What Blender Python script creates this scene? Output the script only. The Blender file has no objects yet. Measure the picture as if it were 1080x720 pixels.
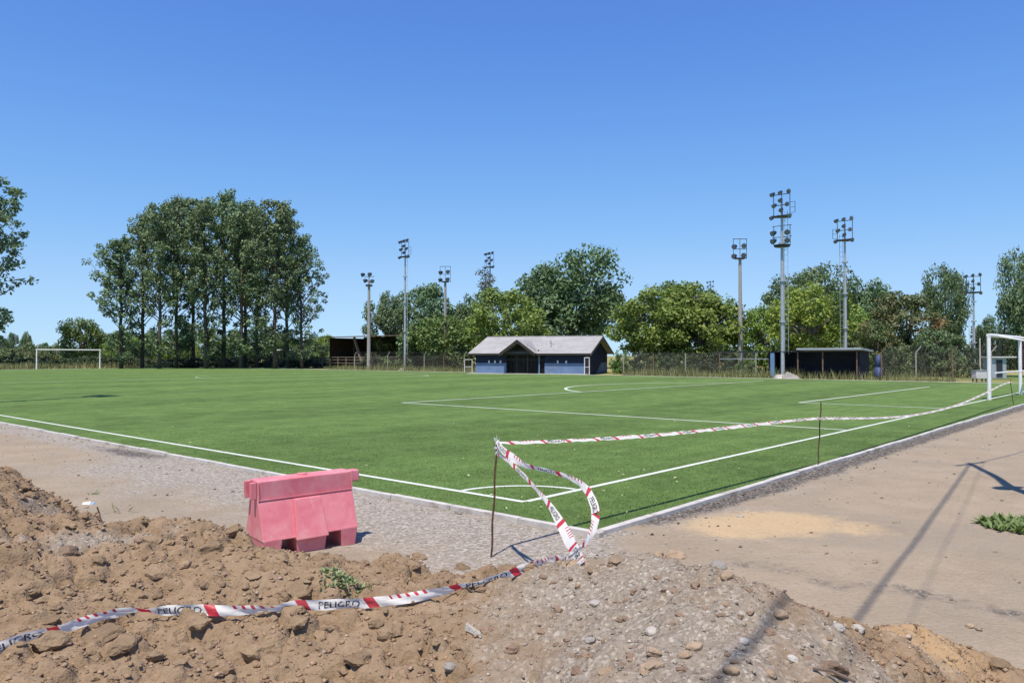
import bpy, bmesh, math, random
import numpy as np
from mathutils import Vector, Matrix, Euler

scene = bpy.context.scene
COL = scene.collection
R = math.radians

# ------------------------------------------------------------------ camera, sky, sun, exposure
F_PX, HOR, EYE = 808.0, 375.0, 1.7
PITCH = math.atan((HOR - 360.0) / F_PX)
cam_d = bpy.data.cameras.new('camera')
cam_d.sensor_width = 36.0
cam_d.lens = F_PX / 1080.0 * 36.0
cam_d.clip_start = 0.05
cam_d.clip_end = 6000
cam = bpy.data.objects.new('camera', cam_d)
COL.objects.link(cam)
cam.location = (0, 0, EYE)
cam.rotation_euler = (R(90) + PITCH, 0, 0)
scene.camera = cam

SUN_EL, SUN_AZ = R(67), R(18)                     # light travels 18 degrees right of straight ahead
SH = Vector((math.sin(SUN_AZ), math.cos(SUN_AZ), 0))
KSH = 1 / math.tan(SUN_EL)
world = bpy.data.worlds.new('World')
scene.world = world
world.use_nodes = True
wn = world.node_tree
bg = wn.nodes['Background']
sky = wn.nodes.new('ShaderNodeTexSky')
sky.sky_type = 'NISHITA'
sky.sun_disc = False
sky.sun_elevation = SUN_EL
sky.sun_rotation = math.pi + SUN_AZ
sky.altitude = 0
sky.air_density = 0.8
sky.dust_density = 0.0
sky.ozone_density = 5.0
SKY_K = 0.15
def vmul(sock, k):
    nd = wn.nodes.new('ShaderNodeVectorMath'); nd.operation = 'SCALE'
    wn.links.new(sock, nd.inputs[0]); nd.inputs['Scale'].default_value = k
    return nd.outputs[0]
cur = wn.nodes.new('ShaderNodeRGBCurve')          # clear summer air: deeper zenith, no yellow at the horizon
cm_ = cur.mapping
cm_.use_clip = False
cm_.extend = 'HORIZONTAL'
for ch, pts_ in enumerate((((0, 0), (.088, .088), (.172, .185), (.355, .345), (.58, .42), (.745, .47)),
                           ((0, 0), (.167, .229), (.307, .40), (.556, .57), (.755, .65), (.84, .685)),
                           ((0, 0), (.335, .63), (.545, .78), (.766, .86), (.80, .875)))):
    c_ = cm_.curves[ch]
    while len(c_.points) > 2: c_.points.remove(c_.points[1])
    c_.points[0].location = pts_[0]; c_.points[1].location = pts_[-1]
    for q_ in pts_[1:-1]: c_.points.new(*q_)
cm_.update()
wn.links.new(vmul(sky.outputs[0], SKY_K * 0.7), cur.inputs['Color'])
wn.links.new(vmul(cur.outputs[0], 1 / SKY_K), bg.inputs[0])
bg.inputs[1].default_value = 0.15
sun_d = bpy.data.lights.new('sun', 'SUN')
sun_d.energy = 5.0
sun_d.angle = R(0.5)
sun_d.color = (1.0, 0.925, 0.815)
sun = bpy.data.objects.new('sun', sun_d)
COL.objects.link(sun)
sd = Vector((SH.x * math.cos(SUN_EL), SH.y * math.cos(SUN_EL), -math.sin(SUN_EL)))
sun.rotation_euler = sd.to_track_quat('-Z', 'Y').to_euler()
sun.location = (-10, -30, 60)
vs = scene.view_settings
vs.view_transform = 'Standard'
vs.look = 'None'
vs.gamma = 1
vs.exposure = 0.21
vs.use_curve_mapping = False

# ------------------------------------------------------------------ picture measurements -> places on the ground
CP, SP = math.cos(PITCH), math.sin(PITCH)
def ray(px, py):
    X, Y = (px - 540.0) / F_PX, (360.0 - py) / F_PX
    return Vector((X, CP - Y * SP, SP + Y * CP))
def G(px, py, z=0.0):
    d = ray(px, py)
    t = (z - EYE) / d.z
    return Vector((d.x * t, d.y * t, z))
def AT(px, py, depth):
    d = ray(px, py)
    t = depth / d.y
    return Vector((d.x * t, depth, EYE + d.z * t))

C0 = G(552.4, 530.6)
TL = Vector((-0.751, 0.660, 0)).normalized()       # along the touchline (to the left)
GL = Vector((0.660, 0.751, 0)).normalized()        # along the goal line (to the right)
def PT(a, b, z=0.0):
    p = C0 + GL * a + TL * b
    return Vector((p.x, p.y, z))
def AB(p):
    r = Vector((p.x - C0.x, p.y - C0.y, 0))
    return r.dot(GL), r.dot(TL)

# ------------------------------------------------------------------ noise
def _hash(ix, iy, seed):
    n = (ix.astype(np.int64) * 374761393 + iy.astype(np.int64) * 668265263 + seed * 1442695041) & 0x7fffffff
    n = ((n ^ (n >> 13)) * 1274126177) & 0x7fffffff
    n = (n ^ (n >> 16)) & 0x7fffffff
    return n.astype(np.float64) / 0x7fffffff
def vnoise(x, y, seed=0):
    ix, iy = np.floor(x), np.floor(y)
    fx, fy = x - ix, y - iy
    fx = fx * fx * (3 - 2 * fx)
    fy = fy * fy * (3 - 2 * fy)
    a = _hash(ix, iy, seed); b = _hash(ix + 1, iy, seed)
    c = _hash(ix, iy + 1, seed); d = _hash(ix + 1, iy + 1, seed)
    return (a * (1 - fx) + b * fx) * (1 - fy) + (c * (1 - fx) + d * fx) * fy
def fbm(x, y, oct=4, seed=0):
    s, amp, tot = 0, 1.0, 0
    for o in range(oct):
        s = s + amp * vnoise(x * 2 ** o + 17.3 * o, y * 2 ** o - 9.1 * o, seed + o)
        tot += amp
        amp *= 0.5
    return s / tot
def sstep(e0, e1, x):
    t = np.clip((x - e0) / (e1 - e0), 0, 1)
    return t * t * (3 - 2 * t)

# ------------------------------------------------------------------ object helpers
def link(o, parent=None):
    COL.objects.link(o)
    if parent is not None:
        o.parent = parent
    return o
def tag(o, label=None, cat=None, group=None, kind=None):
    if label: o['label'] = label
    if cat: o['category'] = cat
    if group: o['group'] = group
    if kind: o['kind'] = kind
    return o
def thing(name, label, cat, loc=(0, 0, 0), rz=0.0, group=None):
    o = bpy.data.objects.new(name, None)
    o.empty_display_size = 0.2
    o.location = loc
    o.rotation_euler = (0, 0, rz)
    link(o)
    return tag(o, label, cat, group)
def copy_tree(o, parent=None):
    c = o.copy()
    COL.objects.link(c)
    if parent is not None:
        c.parent = parent
    for ch in list(o.children):
        copy_tree(ch, c)
    return c
def mesh_np(name, V, faces_flat, nside, mat, parent=None, smooth=False):
    """V (n,3) array, faces_flat (m*nside,) array of one face size."""
    me = bpy.data.meshes.new(name)
    V = np.asarray(V, dtype=np.float32)
    f = np.asarray(faces_flat, dtype=np.int32).ravel()
    m = len(f) // nside
    me.vertices.add(len(V)); me.vertices.foreach_set('co', V.ravel())
    me.loops.add(len(f)); me.loops.foreach_set('vertex_index', f)
    me.polygons.add(m)
    me.polygons.foreach_set('loop_start', np.arange(0, m * nside, nside, dtype=np.int32))
    me.polygons.foreach_set('loop_total', np.full(m, nside, dtype=np.int32))
    if smooth:
        me.polygons.foreach_set('use_smooth', np.ones(m, dtype=bool))
    me.update(calc_edges=True)
    me.validate()
    if mat: me.materials.append(mat)
    o = bpy.data.objects.new(name, me)
    return link(o, parent)

class MB:
    """collects boxes, bars, tubes and polygons, then links them as ONE mesh object"""
    def __init__(s): s.v, s.f = [], []
    def poly(s, pts):
        n = len(s.v); s.v += [Vector(p) for p in pts]; s.f.append(list(range(n, n + len(pts)))); return s
    def hexa(s, b, t):
        n = len(s.v); s.v += [Vector(p) for p in list(b) + list(t)]
        k = len(b)
        s.f.append([n + i for i in range(k)][::-1]); s.f.append([n + k + i for i in range(k)])
        for i in range(k):
            j = (i + 1) % k
            s.f.append([n + i, n + j, n + k + j, n + k + i])
        return s
    def box(s, x0, x1, y0, y1, z0, z1):
        return s.hexa([(x0, y0, z0), (x1, y0, z0), (x1, y1, z0), (x0, y1, z0)],
                      [(x0, y0, z1), (x1, y0, z1), (x1, y1, z1), (x0, y1, z1)])
    def tube(s, pts, r, n=8, cap=True):
        pts = [Vector(p) for p in pts]
        rs = r if isinstance(r, (list, tuple)) else [r] * len(pts)
        rings = []
        prev = None
        for i, p in enumerate(pts):
            a = pts[max(i - 1, 0)]; b = pts[min(i + 1, len(pts) - 1)]
            t = (b - a).normalized()
            if prev is None:
                u = t.orthogonal().normalized()
            else:
                u = (prev - t * prev.dot(t))
                u = u.normalized() if u.length > 1e-6 else t.orthogonal().normalized()
            prev = u
            w = t.cross(u)
            k = len(s.v)
            for j in range(n):
                an = 2 * math.pi * j / n
                s.v.append(p + (u * math.cos(an) + w * math.sin(an)) * rs[i])
            rings.append(k)
        for i in range(len(rings) - 1):
            for j in range(n):
                q = (j + 1) % n
                s.f.append([rings[i] + j, rings[i] + q, rings[i + 1] + q, rings[i + 1] + j])
        if cap:
            s.f.append([rings[0] + j for j in range(n)][::-1]); s.f.append([rings[-1] + j for j in range(n)])
        return s
    def bar(s, p, q, w, h=None):
        """square bar from p to q"""
        p, q = Vector(p), Vector(q); h = h or w
        t = (q - p).normalized()
        up = Vector((0, 0, 1)) if abs(t.z) < 0.95 else Vector((1, 0, 0))
        x = t.cross(up).normalized(); y = x.cross(t).normalized()
        c = [x * sx * w / 2 + y * sy * h / 2 for sx, sy in ((-1, -1), (1, -1), (1, 1), (-1, 1))]
        return s.hexa([p + d for d in c], [q + d for d in c])
    def build(s, name, mat, parent=None, smooth=False, bevel=0.0):
        me = bpy.data.meshes.new(name)
        me.from_pydata([tuple(v) for v in s.v], [], s.f)
        bm = bmesh.new(); bm.from_mesh(me)
        bmesh.ops.recalc_face_normals(bm, faces=bm.faces)
        if bevel:
            bmesh.ops.bevel(bm, geom=[e for e in bm.edges if e.calc_face_angle(0) > 0.4], offset=bevel, segments=2, affect='EDGES', profile=0.6)
        bm.to_mesh(me); bm.free()
        if smooth:
            me.polygons.foreach_set('use_smooth', [True] * len(me.polygons))
        me.update()
        if mat: me.materials.append(mat)
        o = bpy.data.objects.new(name, me)
        return link(o, parent)

# ------------------------------------------------------------------ materials
class NT:
    def __init__(s, name):
        s.m = bpy.data.materials.new(name); s.m.use_nodes = True
        s.t = s.m.node_tree; s.b = s.t.nodes['Principled BSDF']
        s.b.inputs['Specular IOR Level'].default_value = 0.25
        s.b.inputs['Roughness'].default_value = 0.85
    def n(s, typ, **kw):
        nd = s.t.nodes.new(typ)
        for k, v in kw.items():
            if k.startswith('i_'):
                key = k[2:]
                key = int(key) if key.isdigit() else key.replace('_', ' ')
                nd.inputs[key].default_value = v
            else: setattr(nd, k, v)
        return nd
    def l(s, a, b): s.t.links.new(a, b)
    def coords(s, kind='Object'): return s.n('ShaderNodeTexCoord').outputs[kind]
    def noise(s, vec, scale, detail=4, rough=0.55, dist=0):
        nd = s.n('ShaderNodeTexNoise'); s.l(vec, nd.inputs['Vector'])
        nd.inputs['Scale'].default_value = scale; nd.inputs['Detail'].default_value = detail
        nd.inputs['Roughness'].default_value = rough; nd.inputs['Distortion'].default_value = dist
        return nd.outputs['Fac']
    def ramp(s, fac, stops):
        nd = s.n('ShaderNodeValToRGB'); s.l(fac, nd.inputs[0])
        e = nd.color_ramp.elements
        while len(e) > 1: e.remove(e[0])
        e[0].position, e[0].color = stops[0][0], (*stops[0][1], 1) if len(stops[0][1]) == 3 else stops[0][1]
        for p, c in stops[1:]:
            q = e.new(p); q.color = (*c, 1)
        return nd.outputs[0]
    def mixc(s, fac, a, b, mode='MIX'):
        nd = s.n('ShaderNodeMix', data_type='RGBA', blend_type=mode)
        for src, sock in ((fac, nd.inputs[0]), (a, nd.inputs[6]), (b, nd.inputs[7])):
            if isinstance(src, (int, float)): sock.default_value = src
            elif isinstance(src, tuple): sock.default_value = (*src, 1)
            else: s.l(src, sock)
        return nd.outputs[2]
    def math(s, op, a, b=0.0, clamp=False):
        nd = s.n('ShaderNodeMath', operation=op, use_clamp=clamp)
        for src, sock in ((a, nd.inputs[0]), (b, nd.inputs[1])):
            if isinstance(src, (int, float)): sock.default_value = src
            else: s.l(src, sock)
        return nd.outputs[0]
    def step(s, v, e0, e1):
        nd = s.n('ShaderNodeMapRange', interpolation_type='SMOOTHSTEP'); s.l(v, nd.inputs[0])
        nd.inputs[1].default_value = e0; nd.inputs[2].default_value = e1
        return nd.outputs[0]
    def attr(s, name): return s.n('ShaderNodeAttribute', attribute_name=name).outputs['Fac']
    def bump(s, h, strength=0.5, dist=0.02):
        nd = s.n('ShaderNodeBump'); nd.inputs['Strength'].default_value = strength; nd.inputs['Distance'].default_value = dist
        s.l(h, nd.inputs['Height']); s.l(nd.outputs[0], s.b.inputs['Normal'])
    def color(s, c):
        if isinstance(c, tuple): s.b.inputs['Base Color'].default_value = (*c, 1)
        else: s.l(c, s.b.inputs['Base Color'])

def simple(name, col, rough=0.7, metal=0.0, var=0.18, scale=3.0, bump=0.0, spec=0.25, dirt=None):
    m = NT(name)
    v = m.coords()
    n1 = m.noise(v, scale, 5, 0.6)
    a = tuple(c * (1 - var) for c in col); b = tuple(min(1, c * (1 + var)) for c in col)
    c = m.ramp(n1, [(0.3, a), (0.7, b)])
    if dirt:
        n2 = m.noise(v, scale * 0.45, 6, 0.65, 0.4)
        c = m.mixc(m.step(n2, 0.50, 0.68), c, dirt)
    m.color(c)
    m.b.inputs['Roughness'].default_value = rough
    m.b.inputs['Metallic'].default_value = metal
    m.b.inputs['Specular IOR Level'].default_value = spec
    if bump: m.bump(m.noise(v, scale * 8, 4), bump, 0.01)
    return m.m

M = {}
M['concrete'] = simple('concrete', (0.50, 0.47, 0.43), 0.9, var=0.16, scale=6, bump=0.4, dirt=(0.30, 0.26, 0.21))
M['pole_steel'] = simple('galvanised steel', (0.40, 0.43, 0.46), 0.5, 0.35, var=0.12)
M['pole_concrete'] = simple('pole concrete', (0.33, 0.31, 0.285), 0.9, var=0.12)
M['dark_steel'] = simple('dark steel', (0.045, 0.05, 0.06), 0.5, 0.3)
M['lamp_body'] = simple('lamp housing', (0.035, 0.045, 0.065), 0.45, 0.3)
M['lamp_glass'] = simple('lamp glass', (0.16, 0.18, 0.21), 0.15, 0.0, spec=0.5)
M['white_paint'] = simple('white goal paint', (0.78, 0.78, 0.77), 0.45, var=0.05, dirt=(0.6, 0.58, 0.54))
M['rust'] = simple('rusty rebar', (0.10, 0.055, 0.033), 0.85, var=0.35, scale=30)
M['rust_pipe'] = simple('rusty pipe', (0.17, 0.11, 0.075), 0.85, var=0.3, scale=4)
M['grey_wire'] = simple('fence wire', (0.16, 0.14, 0.13), 0.7, 0.2)
M['wood_grey'] = simple('weathered wood', (0.22, 0.18, 0.14), 0.9, var=0.25, scale=5)
M['wood_dark'] = simple('dark timber', (0.05, 0.038, 0.03), 0.9, var=0.25, scale=2)
M['bark'] = simple('bark', (0.10, 0.083, 0.066), 0.95, var=0.3, scale=2.5)
M['bark_pale'] = simple('pale bark', (0.20, 0.175, 0.145), 0.95, var=0.3, scale=2.5)
M['blue_wall'] = simple('blue painted wall', (0.125, 0.19, 0.315), 0.85, var=0.16, scale=1.5, dirt=(0.19, 0.235, 0.31))
M['navy'] = simple('navy wall paint and gable shade', (0.017, 0.024, 0.05), 0.8, var=0.2, scale=1.5)  # upper wall paint, also colours the painted shade on the gable
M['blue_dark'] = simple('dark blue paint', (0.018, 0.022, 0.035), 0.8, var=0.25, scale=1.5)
M['blue_post'] = simple('blue paint on steel', (0.13, 0.22, 0.36), 0.6, var=0.15)
M['blue_tarp'] = simple('blue tarpaulin', (0.045, 0.065, 0.15), 0.6, var=0.25, scale=2)
M['fascia'] = simple('brown fascia', (0.045, 0.035, 0.03), 0.85, var=0.2)
M['grille'] = simple('grille iron', (0.07, 0.068, 0.066), 0.6, 0.2)
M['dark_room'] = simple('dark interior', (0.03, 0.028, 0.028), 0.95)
M['white_box'] = simple('white enamel', (0.62, 0.61, 0.60), 0.6, var=0.1, dirt=(0.42, 0.36, 0.32))
M['wire_black'] = simple('cable rubber', (0.02, 0.02, 0.02), 0.6)
M['litter_white'] = simple('white plastic', (0.8, 0.8, 0.78), 0.5, var=0.05)
M['litter_blue'] = simple('blue plastic', (0.25, 0.45, 0.7), 0.5, var=0.05)
M['leaf_dry'] = simple('dry leaf', (0.55, 0.50, 0.30), 0.8, var=0.3, scale=10)
M['twig'] = simple('twig', (0.15, 0.11, 0.08), 0.9, scale=10)

def roof_mat():
    m = NT('corrugated grey roof')
    v = m.coords()
    w = m.n('ShaderNodeTexWave', wave_type='BANDS', bands_direction='X')
    m.l(v, w.inputs['Vector']); w.inputs['Scale'].default_value = 1.6
    n = m.noise(v, 0.9, 6, 0.7, 0.5)
    c = m.ramp(n, [(0.30, (0.27, 0.262, 0.25)), (0.55, (0.345, 0.335, 0.32)), (0.75, (0.40, 0.39, 0.375))])
    n2 = m.noise(v, 4.0, 5, 0.7)
    c = m.mixc(m.step(n2, 0.58, 0.70), c, (0.24, 0.225, 0.21))
    m.color(c); m.bump(w.outputs['Fac'], 0.5, 0.03)
    m.b.inputs['Roughness'].default_value = 0.7
    return m.m
M['roof'] = roof_mat()

def turf_mat():
    m = NT('artificial turf')
    v = m.coords()
    sep = m.n('ShaderNodeSeparateXYZ'); m.l(v, sep.inputs[0])
    # rolled-out lanes 4 m wide, laid parallel to the goal line: the pile leans one way, then the other
    lane = m.math('SINE', m.math('MULTIPLY', sep.outputs[1], math.pi / 4.0))
    lane = m.step(lane, -0.35, 0.35)
    big = m.noise(v, 0.10, 4, 0.6, 0.8)
    mid = m.noise(v, 0.9, 12, 0.80)
    fine = m.noise(v, 38.0, 3, 0.7)
    fine2 = m.noise(v, 9.0, 4, 0.75)
    c = m.ramp(fine, [(0.28, (0.046, 0.095, 0.018)), (0.52, (0.101, 0.168, 0.034)), (0.78, (0.190, 0.268, 0.070))])
    c2 = m.ramp(fine2, [(0.3, (0.058, 0.108, 0.025)), (0.7, (0.145, 0.210, 0.058))])
    c = m.mixc(0.5, c, c2)
    hsv = m.n('ShaderNodeHueSaturation'); m.l(c, hsv.inputs['Color'])
    mpv = m.n('ShaderNodeMapping'); m.l(v, mpv.inputs[0]); mpv.inputs['Scale'].default_value = (0.22, 3.2, 1)
    streak = m.noise(mpv.outputs[0], 1.0, 8, 0.72)
    val = m.math('ADD', m.math('MULTIPLY', lane, 0.17), 0.95)
    val = m.math('ADD', val, m.math('MULTIPLY', m.math('SUBTRACT', streak, 0.5), 0.9))
    val = m.math('ADD', val, m.math('MULTIPLY', big, 0.36))
    val = m.math('ADD', val, m.math('MULTIPLY', m.math('SUBTRACT', mid, 0.5), 2.2))
    m.l(val, hsv.inputs['Value']); hsv.inputs['Saturation'].default_value = 0.90
    # pale specks of rubber and sand infill
    sp = m.n('ShaderNodeTexVoronoi'); m.l(v, sp.inputs['Vector']); sp.inputs['Scale'].default_value = 2.6
    dots = m.math('SUBTRACT', 1.0, m.step(sp.outputs['Distance'], 0.03, 0.085))
    dots = m.math('MULTIPLY', dots, m.step(m.noise(v, 0.5, 3), 0.52, 0.66))
    c = m.mixc(m.math('MULTIPLY', dots, 0.55), hsv.outputs[0], (0.36, 0.40, 0.22))
    sand = m.step(m.noise(v, 0.35, 6, 0.7, 1.0), 0.62, 0.80)
    c = m.mixc(m.math('MULTIPLY', sand, 0.18), c, (0.30, 0.32, 0.16))
    gam = m.n('ShaderNodeGamma'); m.l(c, gam.inputs[0]); gam.inputs[1].default_value = 1.06; c = gam.outputs[0]
    m.color(c)
    m.bump(m.math('ADD', fine, fine2), 0.9, 0.03)
    m.b.inputs['Roughness'].default_value = 0.9
    m.b.inputs['Specular IOR Level'].default_value = 0.06
    return m.m
M['turf'] = turf_mat()

def line_mat():
    m = NT('white pitch line')
    v = m.coords()
    n = m.noise(v, 14.0, 5, 0.7)
    n2 = m.noise(v, 1.3, 4, 0.6)
    c = m.ramp(n, [(0.25, (0.34, 0.42, 0.28)), (0.45, (0.58, 0.61, 0.53)), (0.75, (0.70, 0.71, 0.67))])
    c = m.mixc(m.step(n2, 0.45, 0.85), c, (0.52, 0.55, 0.46))
    m.color(c); m.bump(n, 0.5, 0.01)
    return m.m
M['line'] = line_mat()
def line_far_mat():
    m = NT('worn white pitch line')
    v = m.coords()
    n = m.noise(v, 2.0, 5, 0.7)
    c = m.ramp(n, [(0.30, (0.24, 0.33, 0.18)), (0.62, (0.46, 0.52, 0.40))])
    m.color(c)
    return m.m
M['line_far'] = line_far_mat()

def ground_mat():
    m = NT('dirt and gravel ground')
    v = m.coords()
    warp = m.noise(v, 1.1, 6, 0.68)
    fine = m.noise(v, 24.0, 5, 0.75)
    grit = m.n('ShaderNodeTexVoronoi'); m.l(v, grit.inputs['Vector']); grit.inputs['Scale'].default_value = 42
    grit2 = m.n('ShaderNodeTexVoronoi'); m.l(v, grit2.inputs['Vector']); grit2.inputs['Scale'].default_value = 17
    jit = m.math('MULTIPLY', m.math('SUBTRACT', m.math('ADD', m.math('MULTIPLY', warp, 0.6), m.math('MULTIPLY', m.noise(v, 6.0, 5, 0.8), 0.4)), 0.5), 1.6)
    dirt = m.ramp(m.math('ADD', m.math('MULTIPLY', fine, 0.5), m.math('MULTIPLY', warp, 0.5)),
                  [(0.30, (0.240, 0.186, 0.127)), (0.50, (0.325, 0.258, 0.182)), (0.72, (0.390, 0.317, 0.232))])
    broad = m.noise(v, 0.42, 6, 0.7, 1.2)
    dirt = m.mixc(m.math('MULTIPLY', m.step(broad, 0.42, 0.62), 0.45), dirt, (0.255, 0.212, 0.165))
    pock = m.step(m.noise(v, 3.4, 6, 0.75, 0.5), 0.60, 0.72)
    dirt = m.mixc(m.math('MULTIPLY', pock, 0.4), dirt, (0.20, 0.16, 0.12))
    sepc = m.n('ShaderNodeSeparateColor'); m.l(grit.outputs['Color'], sepc.inputs[0])
    gravel = m.ramp(sepc.outputs[0], [(0.05, (0.17, 0.145, 0.116)), (0.35, (0.275, 0.237, 0.193)), (0.7, (0.36, 0.313, 0.258)), (0.97, (0.53, 0.485, 0.43))])
    gravel = m.mixc(0.35, gravel, m.ramp(fine, [(0.3, (0.195, 0.163, 0.128)), (0.7, (0.365, 0.312, 0.253))]))
    sandc = m.ramp(m.math('ADD', m.math('MULTIPLY', fine, 0.6), m.math('MULTIPLY', warp, 0.4)), [(0.3, (0.40, 0.282, 0.160)), (0.7, (0.52, 0.385, 0.232))])
    darkc = m.ramp(sepc.outputs[1], [(0.2, (0.045, 0.040, 0.036)), (0.7, (0.125, 0.108, 0.094)), (0.95, (0.30, 0.262, 0.22))])
    fieldc = m.ramp(m.noise(v, 0.06, 6, 0.7), [(0.35, (0.10, 0.13, 0.04)), (0.5, (0.26, 0.24, 0.09)), (0.7, (0.36, 0.31, 0.13))])
    greenc = m.ramp(m.noise(v, 0.6, 5, 0.7), [(0.3, (0.08, 0.14, 0.03)), (0.7, (0.16, 0.24, 0.06))])
    def mask(a, w=1.0):
        return m.math('MULTIPLY', m.step(m.math('ADD', m.attr(a), m.math('MULTIPLY', jit, w)), 0.30, 0.70), m.step(m.attr(a), 0.03, 0.22))
    c = m.mixc(mask('grey', 0.8), dirt, gravel)
    c = m.mixc(mask('sand', 0.8), c, sandc)
    c = m.mixc(m.math('MULTIPLY', mask('dark', 1.0), 0.93), c, darkc)
    c = m.mixc(mask('field', 0.3), c, fieldc)
    c = m.mixc(mask('green', 0.3), c, greenc)
    m.color(c)
    h = m.math('ADD', m.math('MULTIPLY', grit.outputs['Distance'], 0.5), m.math('MULTIPLY', fine, 0.9))
    h = m.math('ADD', h, m.math('MULTIPLY', grit2.outputs['Distance'], 0.4))
    m.bump(h, 0.75, 0.02)
    m.b.inputs['Roughness'].default_value = 0.95
    m.b.inputs['Specular IOR Level'].default_value = 0.1
    return m.m
M['ground'] = ground_mat()

def soil_mat(name, attrs=True, base=None):
    m = NT(name)
    v = m.coords() if attrs else m.n('ShaderNodeNewGeometry').outputs['Position']
    warp = m.noise(v, 1.6, 6, 0.68)
    fine = m.noise(v, 34.0, 6, 0.75)
    mid = m.noise(v, 7.0, 5, 0.7)
    grit = m.n('ShaderNodeTexVoronoi'); m.l(v, grit.inputs['Vector']); grit.inputs['Scale'].default_value = 70
    sepc = m.n('ShaderNodeSeparateColor'); m.l(grit.outputs['Color'], sepc.inputs[0])
    mixn = m.math('ADD', m.math('MULTIPLY', fine, 0.45), m.math('MULTIPLY', mid, 0.55))
    soil = m.ramp(mixn, [(0.28, (0.172, 0.117, 0.071)), (0.50, (0.265, 0.184, 0.114)), (0.74, (0.350, 0.251, 0.162))])
    if attrs:
        grav = m.ramp(sepc.outputs[0], [(0.05, (0.165, 0.135, 0.103)), (0.4, (0.252, 0.210, 0.164)), (0.8, (0.325, 0.276, 0.222)), (0.98, (0.52, 0.47, 0.41))])
        grav = m.mixc(0.45, grav, m.ramp(mixn, [(0.3, (0.198, 0.160, 0.120)), (0.7, (0.318, 0.268, 0.210))]))
        sandc = m.ramp(mixn, [(0.3, (0.31, 0.20, 0.105)), (0.7, (0.45, 0.31, 0.18))])
        jit = m.math('MULTIPLY', m.math('SUBTRACT', m.math('ADD', m.math('MULTIPLY', warp, 0.5), m.math('MULTIPLY', mid, 0.5)), 0.5), 1.5)
        c = m.mixc(m.step(m.math('ADD', m.attr('grey'), m.math('MULTIPLY', jit, 1.5)), 0.20, 0.95), soil, grav)
        c = m.mixc(m.step(m.math('ADD', m.attr('sand'), m.math('MULTIPLY', jit, 0.5)), 0.35, 0.65), c, sandc)
    elif base:
        oi = m.n('ShaderNodeObjectInfo')
        c = m.ramp(mixn, [(0.28, tuple(x * 0.72 for x in base)), (0.72, tuple(min(1, x * 1.22) for x in base))])
        hs = m.n('ShaderNodeHueSaturation'); m.l(c, hs.inputs['Color'])
        m.l(m.math('ADD', m.math('MULTIPLY', oi.outputs['Random'], 0.35), 0.82), hs.inputs['Value'])
        c = hs.outputs[0]
    else:
        c = soil
    m.color(c)
    m.bump(m.math('ADD', m.math('MULTIPLY', fine, 0.8), m.math('ADD', m.math('MULTIPLY', grit.outputs['Distance'], 0.35), m.math('MULTIPLY', mid, 0.8))), 0.8, 0.015)
    m.b.inputs['Roughness'].default_value = 0.97
    m.b.inputs['Specular IOR Level'].default_value = 0.08
    return m.m
M['mound'] = soil_mat('soil heap')
M['clod'] = soil_mat('soil clod', False, (0.262, 0.183, 0.114))
M['clod_red'] = soil_mat('reddish clod', False, (0.255, 0.175, 0.122))
M['stone'] = soil_mat('grey stone', False, (0.33, 0.30, 0.265))
M['stone_tan'] = soil_mat('tan stone', False, (0.34, 0.25, 0.17))
M['stone_white'] = soil_mat('pale stone', False, (0.46, 0.42, 0.365))

def leaf_mat(name, dark, light, warm=None, trans=0.28):
    m = NT(name)
    geo = m.n('ShaderNodeNewGeometry')
    oi = m.n('ShaderNodeObjectInfo')
    v = m.coords()
    n = m.noise(v, 0.55, 3, 0.6)
    f = m.math('ADD', m.math('MULTIPLY', geo.outputs['Random Per Island'], 0.55), m.math('MULTIPLY', n, 0.45))
    c = m.ramp(f, [(0.22, dark), (0.72, light)])
    if warm:
        c = m.mixc(m.step(m.noise(v, 0.33, 4, 0.6), 0.50, 0.66), c, warm)
    hs = m.n('ShaderNodeHueSaturation'); m.l(c, hs.inputs['Color'])
    m.l(m.math('ADD', m.math('MULTIPLY', oi.outputs['Random'], 0.22), 0.89), hs.inputs['Value'])
    m.l(m.math('ADD', m.math('MULTIPLY', oi.outputs['Random'], 0.03), 0.485), hs.inputs['Hue'])
    m.color(hs.outputs[0])
    m.b.inputs['Roughness'].default_value = 0.55
    m.b.inputs['Specular IOR Level'].default_value = 0.35
    tr = m.n('ShaderNodeBsdfTranslucent')
    tc = m.mixc(0.5, hs.outputs[0], (0.20, 0.30, 0.04), 'MIX')
    m.l(tc, tr.inputs['Color'])
    mx = m.n('ShaderNodeMixShader'); mx.inputs[0].default_value = trans
    out = m.t.nodes['Material Output']
    m.l(m.b.outputs[0], mx.inputs[1]); m.l(tr.outputs[0], mx.inputs[2]); m.l(mx.outputs[0], out.inputs['Surface'])
    return m.m
M['lf_poplar'] = leaf_mat('poplar leaves', (0.079, 0.124, 0.062), (0.214, 0.289, 0.136), trans=0.2)
M['lf_dark'] = leaf_mat('dark leaves', (0.065, 0.112, 0.053), (0.162, 0.235, 0.101), trans=0.2)
M['lf_mid'] = leaf_mat('mid green leaves', (0.073, 0.130, 0.036), (0.186, 0.283, 0.082), trans=0.25)
M['lf_lime'] = leaf_mat('lime leaves', (0.113, 0.172, 0.033), (0.269, 0.367, 0.083), trans=0.3)
M['lf_bright'] = leaf_mat('bright lime leaves', (0.145, 0.209, 0.033), (0.322, 0.411, 0.076), trans=0.32)
M['lf_olive'] = leaf_mat('olive leaves', (0.069, 0.107, 0.045), (0.182, 0.216, 0.086), warm=(0.328, 0.216, 0.095), trans=0.22)
M['lf_grey'] = leaf_mat('grey green leaves', (0.077, 0.087, 0.063), (0.168, 0.175, 0.133), trans=0.15)
M['lf_hedge'] = leaf_mat('hedge leaves', (0.027, 0.045, 0.021), (0.075, 0.105, 0.045), trans=0.12)
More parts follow.
